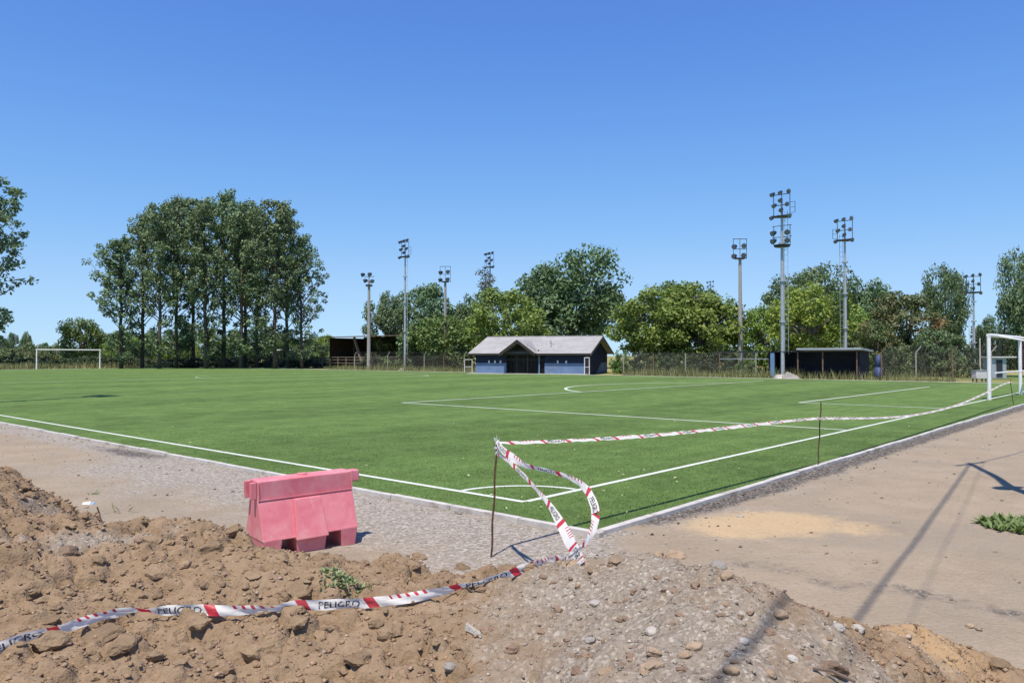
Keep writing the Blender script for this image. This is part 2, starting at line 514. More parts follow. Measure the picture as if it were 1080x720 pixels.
M['lf_pale'] = leaf_mat('pale bush leaves', (0.085, 0.115, 0.045), (0.20, 0.235, 0.10), trans=0.2)
M['weed'] = leaf_mat('weed leaves', (0.07, 0.12, 0.03), (0.20, 0.28, 0.09), trans=0.25)
M['weed_pale'] = leaf_mat('wilted weed', (0.13, 0.17, 0.07), (0.30, 0.34, 0.17), trans=0.2)
M['straw'] = leaf_mat('tall dry grass', (0.10, 0.13, 0.04), (0.34, 0.32, 0.15), trans=0.2)
M['blade'] = leaf_mat('turf pile', (0.050, 0.102, 0.016), (0.180, 0.262, 0.062), trans=0.15)

def barrier_mat():
    m = NT('faded red plastic')
    v = m.coords()
    n = m.noise(v, 5.0, 6, 0.65, 0.6)
    n2 = m.noise(v, 22.0, 5, 0.7)
    c = m.ramp(n, [(0.3, (0.60, 0.15, 0.185)), (0.55, (0.66, 0.225, 0.25)), (0.75, (0.69, 0.32, 0.325))])
    dust = m.step(m.noise(v, 3.2, 6, 0.7, 0.8), 0.52, 0.74)
    c = m.mixc(m.math('MULTIPLY', dust, 0.6), c, (0.62, 0.44, 0.40))
    c = m.mixc(m.math('MULTIPLY', m.step(n2, 0.62, 0.74), 0.35), c, (0.42, 0.25, 0.20))
    m.color(c)
    m.b.inputs['Roughness'].default_value = 0.5
    m.b.inputs['Subsurface Weight'].default_value = 0.0
    m.bump(n2, 0.12, 0.01)
    return m.m
M['barrier'] = barrier_mat()

def tape_mat():
    m = NT('red and white warning tape')
    uv = m.n('ShaderNodeUVMap').outputs[0]
    sep = m.n('ShaderNodeSeparateXYZ'); m.l(uv, sep.inputs[0])
    u, w = sep.outputs[0], sep.outputs[1]
    sl = m.math('ADD', u, m.math('MULTIPLY', w, 0.035))
    t = m.math('FRACT', m.math('DIVIDE', m.math('ADD', sl, 7.8), 0.78))
    def band(a, b):
        return m.math('MULTIPLY', m.math('GREATER_THAN', t, a), m.math('LESS_THAN', t, b))
    red = m.math('ADD', band(0.02, 0.085), band(0.45, 0.52), True)
    t2 = m.math('FRACT', m.math('DIVIDE', m.math('ADD', sl, 6.0), 0.045))
    dash = m.math('MULTIPLY', m.math('MULTIPLY', m.math('GREATER_THAN', t2, 0.62), band(0.62, 0.90)), m.math('GREATER_THAN', w, 0.62))
    red = m.math('ADD', red, dash, True)
    crease = m.noise(m.coords(), 18.0, 4, 0.6)
    c = m.mixc(red, (0.86, 0.84, 0.79), (0.60, 0.045, 0.065))
    dirt = m.step(m.noise(m.coords(), 6.0, 5, 0.7), 0.50, 0.8)
    c = m.mixc(m.math('MULTIPLY', dirt, 0.28), c, (0.45, 0.36, 0.28))
    m.color(c)
    m.b.inputs['Roughness'].default_value = 0.42
    m.b.inputs['Specular IOR Level'].default_value = 0.4
    m.bump(crease, 0.4, 0.01)
    tr = m.n('ShaderNodeBsdfTranslucent'); m.l(c, tr.inputs['Color'])
    mx = m.n('ShaderNodeMixShader'); mx.inputs[0].default_value = 0.38
    m.l(m.b.outputs[0], mx.inputs[1]); m.l(tr.outputs[0], mx.inputs[2])
    m.l(mx.outputs[0], m.t.nodes['Material Output'].inputs['Surface'])
    return m.m
M['tape'] = tape_mat()
def ink_mat():
    m = NT('worn black print'); v = m.coords()
    c = m.ramp(m.noise(v, 55.0, 4, 0.7), [(0.50, (0.016, 0.016, 0.018)), (0.66, (0.45, 0.44, 0.42))]); m.color(c)
    m.b.inputs['Roughness'].default_value = 0.5
    return m.m
M['ink'] = ink_mat()
M['net'] = simple('magenta net cord', (0.30, 0.06, 0.20), 0.8)

# ------------------------------------------------------------------ the ground
KA, KB = -0.75, -1.50                      # kerb lines in pitch coordinates
FAR_A, END_B = 47.6, 100.0
def axis(lo, hi, step, far_lo, far_hi, g=1.16):
    mid = list(np.arange(lo, hi + 1e-6, step))
    a, s = [], step
    x = lo
    while x > far_lo:
        s *= g; x -= s; a.append(x)
    b, s = [], step
    x = hi
    while x < far_hi:
        s *= g; x += s; b.append(x)
    return np.array(a[::-1] + mid + b)
gx = axis(-13, 15, 0.10, -1800, 1800)
gy = axis(0.5, 19, 0.10, -300, 3000)
X, Y = np.meshgrid(gx, gy)
def pitch_coords(X, Y):
    rx, ry = X - C0.x, Y - C0.y
    return rx * GL.x + ry * GL.y, rx * TL.x + ry * TL.y
A_, B_ = pitch_coords(X, Y)
out_t = KA - A_                              # metres outside the touchline kerb
out_g = KB - B_                              # metres outside the goal-line kerb
near = (np.abs(X) < 40) & (Y < 60)
Zg = np.where(near, (fbm(X * 0.55, Y * 0.55, 4, 3) - 0.5) * 0.05, 0.0)
for og_, dp in ((2.3, .022), (3.85, .026)):
    Zg -= dp * np.exp(-((out_g - og_ - 0.25 * np.sin(A_ * 0.25)) / 0.16) ** 2) * (A_ > -6) * near
    Zg += dp * 0.5 * np.exp(-((out_g - og_ - 0.25 - 0.25 * np.sin(A_ * 0.25)) / 0.13) ** 2) * (A_ > -6) * near
edge = np.minimum(np.abs(out_t), np.abs(out_g))
outside = np.maximum(out_t, out_g)
Zg = Zg * sstep(0.0, 0.8, outside) - 0.0
Zg = np.where(outside < 0, -0.03, Zg)
grey = np.clip(1.0 - out_t / 3.6, 0, 1) * (out_t > -0.5) * sstep(9.5, 6.5, B_) * sstep(-6.5, -3.5, B_) * sstep(1.5, 0.5, X) * 0.95
grey = np.maximum(grey, sstep(2.6, 0.6, out_t) * (out_t > -0.5) * sstep(16, 12, B_) * 0.0)
grey = np.maximum(grey, sstep(1.3, 0.3, out_t) * (out_t > -0.3) * 0.75 * (B_ > -1.7))
grey = np.maximum(grey, sstep(1.5, 0.4, out_g) * (out_g > -0.5) * 0.40 * (A_ > -1.5))
grey = np.maximum(grey, 0.0 * sstep(8.0, 12.0, A_) * (out_g > 0))
dark = sstep(0.72, 0.08, out_g) * (out_g > -0.3) * sstep(-1.2, 0.8, A_) * 1.05
d1 = np.exp(-(((A_ - KA + 0.35) / 0.33) ** 2 + ((B_ - 8.2) / 1.6) ** 2)) * 0.72
dark = np.maximum(dark, d1)
dark = np.maximum(dark, sstep(0.42, 0.02, out_t) * (out_t > -0.2) * 0.42)
sc_ = G(808, 553)
SX, SY = (X - sc_.x), (Y - sc_.y)
du, dv = SX * 0.93 + SY * 0.36, -SX * 0.36 + SY * 0.93
sandm = np.exp(-((du / 1.0) ** 2 + (dv / 0.60) ** 2)) * 1.05
sc2 = G(905, 556); 
sandm = np.maximum(sandm, 0.62 * np.exp(-(((X - sc2.x) / 0.7) ** 2 + ((Y - sc2.y) / 0.5) ** 2)))
sc3 = G(690, 590); 
sandm = np.maximum(sandm, 0.0 * np.exp(-(((X - sc3.x) / 0.9) ** 2 + ((Y - sc3.y) / 0.35) ** 2)))
dark = dark * (1 - 0.9 * np.clip(sandm * 1.2, 0, 1))
fieldm = ((A_ > FAR_A + 1.2) | (B_ > END_B + 2.0)).astype(float)
greenm = ((A_ > FAR_A + 1.2) & (B_ < 4)).astype(float)
ny, nx = X.shape
V = np.stack([X, Y, Zg], -1).reshape(-1, 3)
idx = np.arange(nx * ny).reshape(ny, nx)
Fq = np.stack([idx[:-1, :-1], idx[:-1, 1:], idx[1:, 1:], idx[1:, :-1]], -1).reshape(-1)
def add_attrs(o, **kw):
    for k, arr in kw.items():
        at = o.data.attributes.new(k, 'FLOAT', 'POINT')
        at.data.foreach_set('value', np.asarray(arr, dtype=np.float32).ravel())
ground = mesh_np('ground', V, Fq, 4, M['ground'], smooth=True)
add_attrs(ground, grey=grey, sand=sandm, dark=dark, field=fieldm, green=greenm)
tag(ground, kind='structure')

# turf: object axes follow the pitch (x along the goal line, y along the touchline)
ang = math.atan2(GL.y, GL.x)
turf = MB().poly([(KA, KB, 0), (FAR_A, KB, 0), (FAR_A, END_B, 0), (KA, END_B, 0)]).build('turf', M['turf'])
turf.location = (C0.x, C0.y, 0.03); turf.rotation_euler = (0, 0, ang)
tag(turf, kind='structure')
PITCH_LOC, PITCH_ROT = Vector((C0.x, C0.y, 0)), ang
def on_pitch(o, z=0.0):
    o.location = (C0.x, C0.y, z); o.rotation_euler = (0, 0, ang); return o
def strip(mb, p, q, w, z=0.0, n=1):
    p, q = Vector((*p, 0)), Vector((*q, 0))
    t = (q - p).normalized(); s = Vector((-t.y, t.x, 0)) * w / 2
    mb.poly([p - s, q - s, q + s, p + s])
def arc(mb, c, r, a0, a1, w, n=40):
    for i in range(n):
        t0, t1 = a0 + (a1 - a0) * i / n, a0 + (a1 - a0) * (i + 1) / n
        mb.poly([(c[0] + (r + s) * math.cos(t), c[1] + (r + s) * math.sin(t), 0)
                 for t, s in ((t0, -w / 2), (t1, -w / 2), (t1, w / 2), (t0, w / 2))])
# penalty and goal areas from the measured crossings
aP = AB(G(902, 454, 0.03))[0]
bP = AB(G(403, 425.7, 0.03))[1]
aA = AB(G(1001, 430.9, 0.03))[0]
bA = AB(G(851, 423.3, 0.03))[1]
aG0, aG1 = AB(G(1043, 421.6, 0.03))[0], AB(G(1076, 415.8, 0.03))[0]
aC = (aG0 + aG1) / 2
mb = MB()
strip(mb, (-0.055, -0.055), (-0.055, 98), 0.085); strip(mb, (-0.0115, -0.055), (42.3, -0.055), 0.085)
arc(mb, (0, 0), 1.0, 0.004, math.pi / 2 - 0.004, 0.075, 14)
on_pitch(mb.build('pitch_line_marking', M['line']), 0.034)['kind'] = 'structure'
mb = MB()
strip(mb, (aP, 0.003), (aP, bP), 0.11); strip(mb, (aP + 0.057, bP - 0.05), (42.2, bP - 0.05), 0.11)
strip(mb, (aA, 0.003), (aA, bA), 0.11); strip(mb, (aA + 0.057, bA - 0.05), (aC + aC - aA, bA - 0.05), 0.11)
aD = AB(G(617, 413.4, 0.03))[0]
half = max(4.0, aC - aD)
bc = bP - half * math.tan(math.acos(min(0.99, half / 9.15))) if half < 9.1 else bP - 1
th0 = math.asin((bP - bc) / 9.15) if abs(bP - bc) < 9.15 else 0.6
arc(mb, (aC, bc), math.hypot(half, bP - bc), math.pi - math.atan2(bP - bc, half), math.atan2(bP - bc, half), 0.14, 40)
on_pitch(mb.build('pitch_box_marking', M['line']), 0.034)['kind'] = 'structure'
mb = MB()
strip(mb, (0.003, 48), (20.9, 48), 0.10)
strip(mb, (39.1, 48), (42.2, 48), 0.10); strip(mb, (20.901, 48), (39.099, 48), 0.10)
arc(mb, (30, 48.0), 9.15, 0.02, math.pi - 0.02, 0.10, 50); arc(mb, (30, 48.0), 9.15, math.pi + 0.02, 2 * math.pi - 0.02, 0.10, 50)
strip(mb, (42.3, 0.003), (42.3, 97.9), 0.11)
strip(mb, (0.003, 97.9), (42.2, 97.9), 0.10)
on_pitch(mb.build('far_pitch_marking', M['line_far']), 0.034)['kind'] = 'structure'
# kerbs: cast lengths with open joints
kb = MB()
rng = random.Random(5)
b = KB - 0.13
while b < END_B:
    e = rng.uniform(-0.006, 0.006)
    kb.box(KA - 0.085 + e, KA + e, b, b + 0.992, -0.15, 0.045 + rng.uniform(-0.006, 0.006)); b += 1.0
a = KA + 0.003
while a < FAR_A:
    e = rng.uniform(-0.006, 0.006)
    kb.box(a + 0.01, a + 0.995, KB - 0.085 + e, KB + e, -0.15, 0.045 + rng.uniform(-0.006, 0.006)); a += 1.0
a = KA
for i in range(48):
    kb.box(a + 0.01, a + 0.995, END_B, END_B + 0.12, -0.15, 0.05); a += 1.0
b = KB
for i in range(101):
    kb.box(FAR_A, FAR_A + 0.12, b + 0.01, b + 0.995, -0.15, 0.05); b += 1.0
on_pitch(kb.build('kerb', M['concrete']))['kind'] = 'structure'
# pale gravel walk along the far side and the far end
pw = MB().poly([(FAR_A + 0.13, KB, 0), (FAR_A + 1.6, KB, 0), (FAR_A + 1.6, END_B + 3, 0), (FAR_A + 0.13, END_B + 3, 0)])
pw.poly([(KA, END_B + 0.13, 0), (FAR_A + 0.12, END_B + 0.13, 0), (FAR_A + 0.12, END_B + 3, 0), (KA, END_B + 3, 0)])
M['walk'] = simple('pale gravel', (0.40, 0.355, 0.29), 0.95, var=0.2, scale=0.8)
on_pitch(pw.build('path', M['walk']), 0.012)['kind'] = 'structure'

# turf pile of the nearest strip: upright blades, one mass
def blades(n, rng, dist_max, hmin, hmax, w):
    a = rng.uniform(KA + 0.02, 30, n * 6); b_ = rng.uniform(KB + 0.02, 30, n * 6)
    x = C0.x + GL.x * a + TL.x * b_; y = C0.y + GL.y * a + TL.y * b_
    d = np.hypot(x, y)
    keep = (d < dist_max) & (np.abs(x) < y * 0.72) & (rng.random(n * 6) < np.minimum(1, (9.5 / d) ** 2))
    onl = ((np.abs(a + 0.055) < 0.06) & (b_ > -0.11)) | ((np.abs(b_ + 0.055) < 0.06) & (a > -0.11))
    rr = np.hypot(a, b_)
    onl |= (np.abs(rr - 1) < 0.055) & (a > 0) & (b_ > 0)
    keep &= ~onl
    x, y = x[keep][:n], y[keep][:n]
    m = len(x)
    th = rng.uniform(0, math.pi, m); h = rng.uniform(hmin, hmax, m); lean = rng.uniform(0, 2 * math.pi, m)
    wx, wy = np.cos(th) * w, np.sin(th) * w
    lx, ly = np.cos(lean) * h * 0.7, np.sin(lean) * h * 0.7
    P = np.empty((m, 3, 3))
    P[:, 0] = np.stack([x - wx, y - wy, np.full(m, 0.028)], -1)
    P[:, 1] = np.stack([x + wx, y + wy, np.full(m, 0.028)], -1)
    P[:, 2] = np.stack([x + lx, y + ly, 0.03 + h], -1)
    return P.reshape(-1, 3)
nrng = np.random.default_rng(4)
bv = blades(170000, nrng, 19, 0.010, 0.026, 0.0035)
o = mesh_np('grass_pile', bv, np.arange(len(bv)), 3, M['blade'])
tag(o, kind='stuff')

# ------------------------------------------------------------------ the soil heap in front
ctrl = []
def cp(px, py, d):
    p = AT(px, py, d); ctrl.append((p.x, p.y, p.z))
crest = [(-60, 470, 5.5), (0, 503, 5.3), (30, 515, 5.25), (60, 531, 5.2), (95, 546, 5.1), (115, 560, 4.95), (150, 556, 5.1), (190, 551, 5.2),
         (245, 560, 5.05), (280, 582, 4.95), (330, 589, 4.85), (372, 595, 4.8), (420, 598, 4.75), (470, 604, 4.65), (520, 610, 4.6),
         (565, 606, 4.6), (610, 599, 4.6), (650, 597, 4.55), (700, 592, 4.15), (735, 599, 3.85), (765, 609, 3.6), (800, 622, 3.45), (850, 648, 3.4),
         (893, 666, 3.55), (925, 658, 3.85), (975, 663, 3.95), (1010, 682, 4.05), (1050, 704, 4.15)]
for c in crest: cp(*c)
for px, d in ((-60, 3.1), (90, 3.15), (200, 3.25), (360, 3.3), (540, 3.15), (720, 2.75), (850, 2.8), (950, 3.15), (1040, 3.7)):
    cp(px, 722, d)
cp(60, 600, 4.1); cp(200, 600, 4.35); cp(330, 640, 4.05); cp(480, 650, 3.85); cp(640, 640, 3.7); cp(760, 660, 3.12)
for c in crest:
    p = AT(*c)
    L = max(0.25, p.z * 1.25)
    dirn = Vector((p.x * 0.10, 1.0, 0)).normalized() if c[0] < 720 else Vector((0.62, 0.78, 0))
    ctrl.append((p.x + dirn.x * L, p.y + dirn.y * L, -0.04))
    ctrl.append((p.x + dirn.x * (L + 0.8), p.y + dirn.y * (L + 0.8), -0.10))
for x in np.linspace(-5, 4.6, 10): ctrl.append((x, 1.2, -0.06))
for y in (1.8, 2.6, 3.4): ctrl.append((3.3 + (y - 1.8) * 0.12, y, -0.08))
ctrl.append((4.3, 4.0, -0.1)); ctrl.append((4.3, 5.2, -0.1))
ctrl = np.array(ctrl)
def tps(r2): return 0.5 * r2 * np.log(r2 + 1e-9)
n_ = len(ctrl)
dx = ctrl[:, None, :2] - ctrl[None, :, :2]
Kmat = tps((dx ** 2).sum(-1)) + np.eye(n_) * 0.02
Pm = np.c_[np.ones(n_), ctrl[:, :2]]
Amat = np.block([[Kmat, Pm], [Pm.T, np.zeros((3, 3))]])
wts = np.linalg.solve(Amat, np.r_[ctrl[:, 2], np.zeros(3)])
def base_h(x, y):
    sh = x.shape; x = x.ravel(); y = y.ravel(); out = np.empty(len(x))
    for i in range(0, len(x), 20000):
        q = np.stack([x[i:i + 20000], y[i:i + 20000]], -1)
        r2 = ((q[:, None, :] - ctrl[None, :, :2]) ** 2).sum(-1)
        out[i:i + 20000] = tps(r2) @ wts[:n_] + wts[n_] + q @ wts[n_ + 1:]
    return out.reshape(sh)
ST = 0.0115
mx_ = np.arange(-4.7, 4.3, ST); my_ = np.arange(1.3, 6.9, ST)
MX, MY = np.meshgrid(mx_, my_)
MZ = base_h(MX, MY)
body = sstep(-0.02, 0.16, MZ)
pxm = 540 + F_PX * MX / MY                      # only used to lay out the stripes of grey gravel as measured
def blobm(px, py, d, rx, ry, rot=0):
    p = AT(px, py, d); ddx, ddy = MX - p.x, MY - p.y
    u = ddx * math.cos(rot) + ddy * math.sin(rot); w = -ddx * math.sin(rot) + ddy * math.cos(rot)
    return np.exp(-((u / rx) ** 2 + (w / ry) ** 2))
mgrey = np.zeros_like(MZ)
for px, py, d, rx, ry, rot, s in ((650, 650, 3.75, 0.75, 0.95, 0, 0.95), (740, 680, 3.05, 0.6, 0.9, 0, 0.95), (600, 700, 3.2, 0.6, 0.6, 0.4, 0.75),
                                  (110, 585, 4.5, 0.13, 0.75, -0.75, 0.8), (60, 560, 4.8, 0.12, 0.5, -0.9, 0.6), (760, 615, 3.55, 0.5, 0.4, 0, 0.8),
                                  (850, 690, 3.1, 0.5, 0.45, 0, 0.8), (980, 715, 3.5, 0.25, 0.15, 0, 0.6)):
    mgrey = np.maximum(mgrey, s * blobm(px, py, d, rx, ry, rot))
msand = np.maximum(blobm(960, 675, 3.85, 0.40, 0.42, 0.2) * 1.1, 0.7 * blobm(1030, 695, 4.1, 0.3, 0.2, 0))
msand = np.maximum(msand, 0.55 * blobm(600, 622, 4.2, 0.10, 0.10, 0))
MZ += body * ((fbm(MX * 1.6, MY * 1.6, 3, 11) - 0.5) * 0.12 + (fbm(MX * 6, MY * 6, 3, 31) - 0.5) * 0.05)
ridg = 1 - np.abs(2 * fbm(MX * 4.2, MY * 4.2, 3, 51) - 1)
MZ += body * (ridg - 0.75) * 0.045
ridg2 = 1 - np.abs(2 * fbm(MX * 11, MY * 11, 3, 57) - 1)
MZ += body * (ridg2 - 0.75) * 0.024 * sstep(0.35, 0.6, fbm(MX * 2.1, MY * 2.1, 3, 58))
# lumps of soil pressed into the surface, many small and a few large, with crisp rims
MZ -= 0.012 * body
calm = (1 - 0.60 * sstep(0.35, 0.6, mgrey)) * (1 - 0.6 * sstep(0.25, 0.6, msand))
LUMP = np.zeros_like(MZ); HOLL = np.zeros_like(MZ)
lr = np.random.default_rng(12)
NL = 4800
lx = lr.uniform(-4.4, 3.9, NL); ly = lr.uniform(2.4, 6.2, NL)
lrad = np.clip(0.0130 * lr.power(0.9, NL) ** -0.60, 0.012, 0.080)
for x, y, r in zip(lx, ly, lrad):
    i0, i1 = int((x - r * 1.6 - mx_[0]) / ST), int((x + r * 1.6 - mx_[0]) / ST) + 2
    j0, j1 = int((y - r * 1.6 - my_[0]) / ST), int((y + r * 1.6 - my_[0]) / ST) + 2
    if i0 < 0 or j0 < 0: continue
    sx = MX[j0:j1, i0:i1] - x; sy = MY[j0:j1, i0:i1] - y
    if sx.size == 0: continue
    t = lr.uniform(0, math.pi); el = lr.uniform(0.6, 1.3)
    u = (sx * math.cos(t) + sy * math.sin(t)) / (r * el); w = (-sx * math.sin(t) + sy * math.cos(t)) / (r / el)
    q = u * u + w * w
    q = q * (0.8 + 0.5 * vnoise(sx * 3 / r + x * 50, sy * 3 / r, 7))
    tilt = 1 + 0.35 * u * lr.uniform(-1, 1)
    hgt = r * lr.uniform(0.35, 0.85) * (0.7 if mgrey[min(j0 + 2, len(my_) - 1), min(i0 + 2, len(mx_) - 1)] > 0.5 else 1.0)
    bump = np.clip(1 - q ** 2.2, 0, 1) ** 0.6 * hgt * tilt
    LUMP[j0:j1, i0:i1] = np.maximum(LUMP[j0:j1, i0:i1], bump * body[j0:j1, i0:i1] * calm[j0:j1, i0:i1])
    # scooped-out shadowed hollow on the side away from the slope
    if r > 0.03:
        hq = ((sx - 0.2 * r) ** 2 + (sy + 1.1 * r) ** 2) / (r * 0.9) ** 2
        HOLL[j0:j1, i0:i1] = np.maximum(HOLL[j0:j1, i0:i1], np.clip(1 - hq, 0, 1) * r * 0.75 * body[j0:j1, i0:i1] * calm[j0:j1, i0:i1])
MZ += LUMP - HOLL * (LUMP < 0.012)
MZ -= 0.06 * sstep(0.07, -0.02, MZ)
MZ += body * (vnoise(MX * 45, MY * 45, 91) - 0.5) * 0.010
ny, nx = MX.shape
vid = np.arange(nx * ny).reshape(ny, nx)
keepv = MZ > -0.045
kf = keepv[:-1, :-1] & keepv[:-1, 1:] & keepv[1:, 1:] & keepv[1:, :-1]
Fq = np.stack([vid[:-1, :-1], vid[:-1, 1:], vid[1:, 1:], vid[1:, :-1]], -1)[kf]
used = np.unique(Fq); remap = np.full(nx * ny, -1); remap[used] = np.arange(len(used))
Vm = np.stack([MX, MY, MZ], -1).reshape(-1, 3)[used]
mound = mesh_np('dirt_mound', Vm, remap[Fq].ravel(), 4, M['mound'], smooth=False)
add_attrs(mound, grey=mgrey.ravel()[used], sand=msand.ravel()[used])
tag(mound, 'long low heap of loose brown soil and grey gravel across the foreground', 'dirt heap')
def hz(x, y):
    i = (x - mx_[0]) / ST; j = (y - my_[0]) / ST
    i0, j0 = int(i), int(j)
    if not (0 <= i0 < nx - 1 and 0 <= j0 < ny - 1): return 0.0
    fx, fy = i - i0, j - j0
    z = (MZ[j0, i0] * (1 - fx) + MZ[j0, i0 + 1] * fx) * (1 - fy) + (MZ[j0 + 1, i0] * (1 - fx) + MZ[j0 + 1, i0 + 1] * fx) * fy
    return max(0.0, float(z))
def hit(px, py):
    d = ray(px, py); y = 2.0
    o = Vector((0, 0, EYE))
    while y < 40:
        t = y / d.y; p = o + d * t
        if p.z <= hz(p.x, p.y): return Vector((p.x, p.y, hz(p.x, p.y)))
        y += 0.008
    return G(px, py)

# ------------------------------------------------------------------ clods, stones and grit
def rock_mesh(name, seed, flat=0.7, facets=True, smooth_=False, sub=3):
    bm = bmesh.new(); bmesh.ops.create_icosphere(bm, subdivisions=sub, radius=1.0)
    rr = random.Random(seed)
    planes = [(Vector((rr.gauss(0, 1), rr.gauss(0, 1), rr.gauss(0, 1))).normalized(), rr.uniform(0.55, 0.9)) for _ in range(9)]
    off = rr.uniform(0, 50)
    from mathutils import noise as mn
    for v in bm.verts:
        p = v.co.copy()
        if facets:
            for nrm, d in planes:
                k = p.dot(nrm)
                if k > d: p -= nrm * (k - d) * 0.92
        p *= 1 + 0.22 * mn.noise(p * 1.7 + Vector((off, 0, 0))) + 0.10 * mn.noise(p * 5 + Vector((0, off, 0))) + (0 if smooth_ else 0.05 * mn.noise(p * 12))
        p.z *= flat
        v.co = p
    me = bpy.data.meshes.new(name); bm.to_mesh(me); bm.free()
    if smooth_:
        me.polygons.foreach_set('use_smooth', [True] * len(me.polygons))
    return me
CL = [rock_mesh('clod', 100 + i, 0.62 + 0.05 * (i % 3)) for i in range(7)]
for me in CL: me.materials.append(M['clod'])
STN = [rock_mesh('stone', 200 + i, 0.65, False, True) for i in range(5)]
for me in STN: me.materials.append(M['stone'])
def put_rock(kind, px, py, size_px, label, group=None, mat=None, sink=0.25, seed=0, elong=1.0, name=None):
    rr = random.Random(int(px * 7 + py * 13 + seed))
    p = hit(px, py)
    s = size_px * p.y / F_PX
    me = rr.choice(CL if kind == 'clod' else STN)
    nm = name or ('soil_clod' if kind == 'clod' else 'stone')
    o = bpy.data.objects.new(nm, me)
    link(o)
    o.location = (p.x, p.y, p.z + s * 0.55 * (0.12 - sink))
    o.rotation_euler = (rr.uniform(-0.3, 0.3), rr.uniform(-0.3, 0.3), rr.uniform(0, 6.28))
    o.scale = (s * elong, s, s * rr.uniform(0.85, 1.1))
    if mat:
        o.material_slots[0].link = 'OBJECT'; o.material_slots[0].material = M[mat]
    tag(o, label, 'clod' if kind == 'clod' else 'stone', group)
    return o
BIG = [
 (111, 668, 19, 'large flat soil clod under which the warning tape disappears'),
 (534, 600, 15, 'rounded soil clod on the crest just below the rusty stake'),
 (556, 598, 12, 'dark soil clod beside the rounded one, touching the end of the warning tape'),
 (488, 599, 9, 'low soil clod on the crest left of the rounded one below the stake'),
 (441, 588, 9, 'pointed soil clod standing up on the heap crest between barrier and stake'),
 (247, 560, 9, 'soil clod on the crest at the left foot of the pink barrier'),
 (318, 622, 15, 'long soil clod left of the green weed on the heap'),
 (301, 630, 9, 'rounded soil clod leaning on the long one left of the green weed'),
 (318, 659, 8, 'smooth soil clod right below the tape under the green weed'),
 (212, 664, 10, 'angular soil clod below the tape lettering left of the long clod'),
 (226, 676, 7, 'dark reddish clod below the angular one under the tape lettering'),
 (226, 700, 10, 'soil clod with a dusty top two clods below the tape lettering'),
 (268, 692, 14, 'broad soil clod near the bottom edge below the middle of the tape'),
 (379, 697, 13, 'rough soil clod at the bottom edge, lowest of three stepped clods'),
 (404, 684, 10, 'middle clod of the three stepped clods below the tape'),
 (412, 667, 15, 'broad clod, topmost of the three stepped clods below the tape'),
 (55, 682, 17, 'soil clod casting a deep shadow just below the left stretch of tape'),
 (28, 662, 10, 'soil clod with a dark hollow above the left end of the tape'),
 (50, 655, 10, 'upright soil clod above the left stretch of tape'),
 (160, 570, 10, 'soil clod at the top of the grey streak on the left heap'),
 (26, 515, 8, 'soil clod on the skyline of the left heap'),
 (55, 528, 8, 'soil clod just right of the skyline clod on the left heap'),
 (90, 545, 8, 'soil clod at the low end of the left heap skyline'),
 (168, 604, 13, 'cracked soil clod in the middle of the left heap'),
 (222, 580, 14, 'large broken clod on the heap in front of the left end of the barrier'),
 (712, 587, 11, 'crumbling dark clod on the crest of the gravelly part of the heap'),
 (694, 586, 8, 'small clod left of the crumbling dark clod on the gravelly crest'),
 (649, 592, 9, 'tan clod behind the gravel right of the tape knot'),
 (688, 704, 13, 'tan block of earth at the bottom edge in the gravel'),
 (690, 688, 10, 'tan block of earth above the one at the bottom edge'),
 (640, 709, 9, 'brown clod at the bottom edge left of the tan blocks'),
 (1053, 703, 13, 'clod at the far right foot of the sand spill'),
]
for px, py, s, lab in BIG:
    put_rock('clod', px, py, s, lab, elong=1.25, mat='stone_tan' if px > 630 and px < 1000 else None)
SPEC = [
 ('stone', 758, 598, 9, 'grey rough stone on the crest at the right of the gravelly heap', 'stone'),
 ('stone', 766, 608, 8, 'tan stone beside the cable shadow on the heap crest', 'stone_tan'),
 ('stone', 884, 662, 7, 'smooth blue grey pebble where the heap meets the dirt path', 'stone'),
 ('stone', 905, 663, 7, 'white broken stone next to the smooth grey pebble', 'stone_white'),
 ('stone', 784, 677, 7, 'smooth white oval stone right of the cable shadow on the gravel', 'stone_white'),
 ('stone', 836, 694, 6, 'round white stone lower right of the oval one', 'stone_white'),
 ('stone', 628, 637, 6, 'pale round stone in the middle of the gravel below the sand spot', 'stone_white'),
 ('stone', 622, 676, 6, 'grey pebble in the middle of the gravel slope', 'stone'),
 ('stone', 688, 666, 7, 'pale flat stone right of the middle of the gravel slope', 'stone_white'),
 ('stone', 733, 682, 9, 'round yellowish stone left of the cable shadow near the bottom', 'stone_tan'),
 ('stone', 722, 690, 8, 'tan stone leaning against the round yellowish one', 'stone_tan'),
 ('stone', 475, 703, 7, 'pale grey pebble half sunk in the soil near the bottom middle', 'stone'),
 ('stone', 765, 637, 5, 'small tan stone on the gravel right of the cable shadow', 'stone_tan'),
 ('stone', 772, 708, 9, 'brown flat stone near the bottom edge right of the cable shadow', 'stone_tan'),
 ('stone', 812, 711, 7, 'brown square stone near the bottom edge below the round white stone', 'stone_tan'),
 ('stone', 823, 649, 8, 'long tan stone on the right crest of the heap', 'stone_tan'),
 ('stone', 1023, 660, 4, 'lone stone on the bare dirt path right of the sand spill', 'stone_tan'),
 ('stone', 780, 545, 4, 'white chip of stone on the yellow sand patch', 'stone_white'),
]
for kind, px, py, s, lab, mat in SPEC:
    put_rock(kind, px, py, s, lab, mat=mat, sink=0.2)
rr = random.Random(77)
cnt = 0
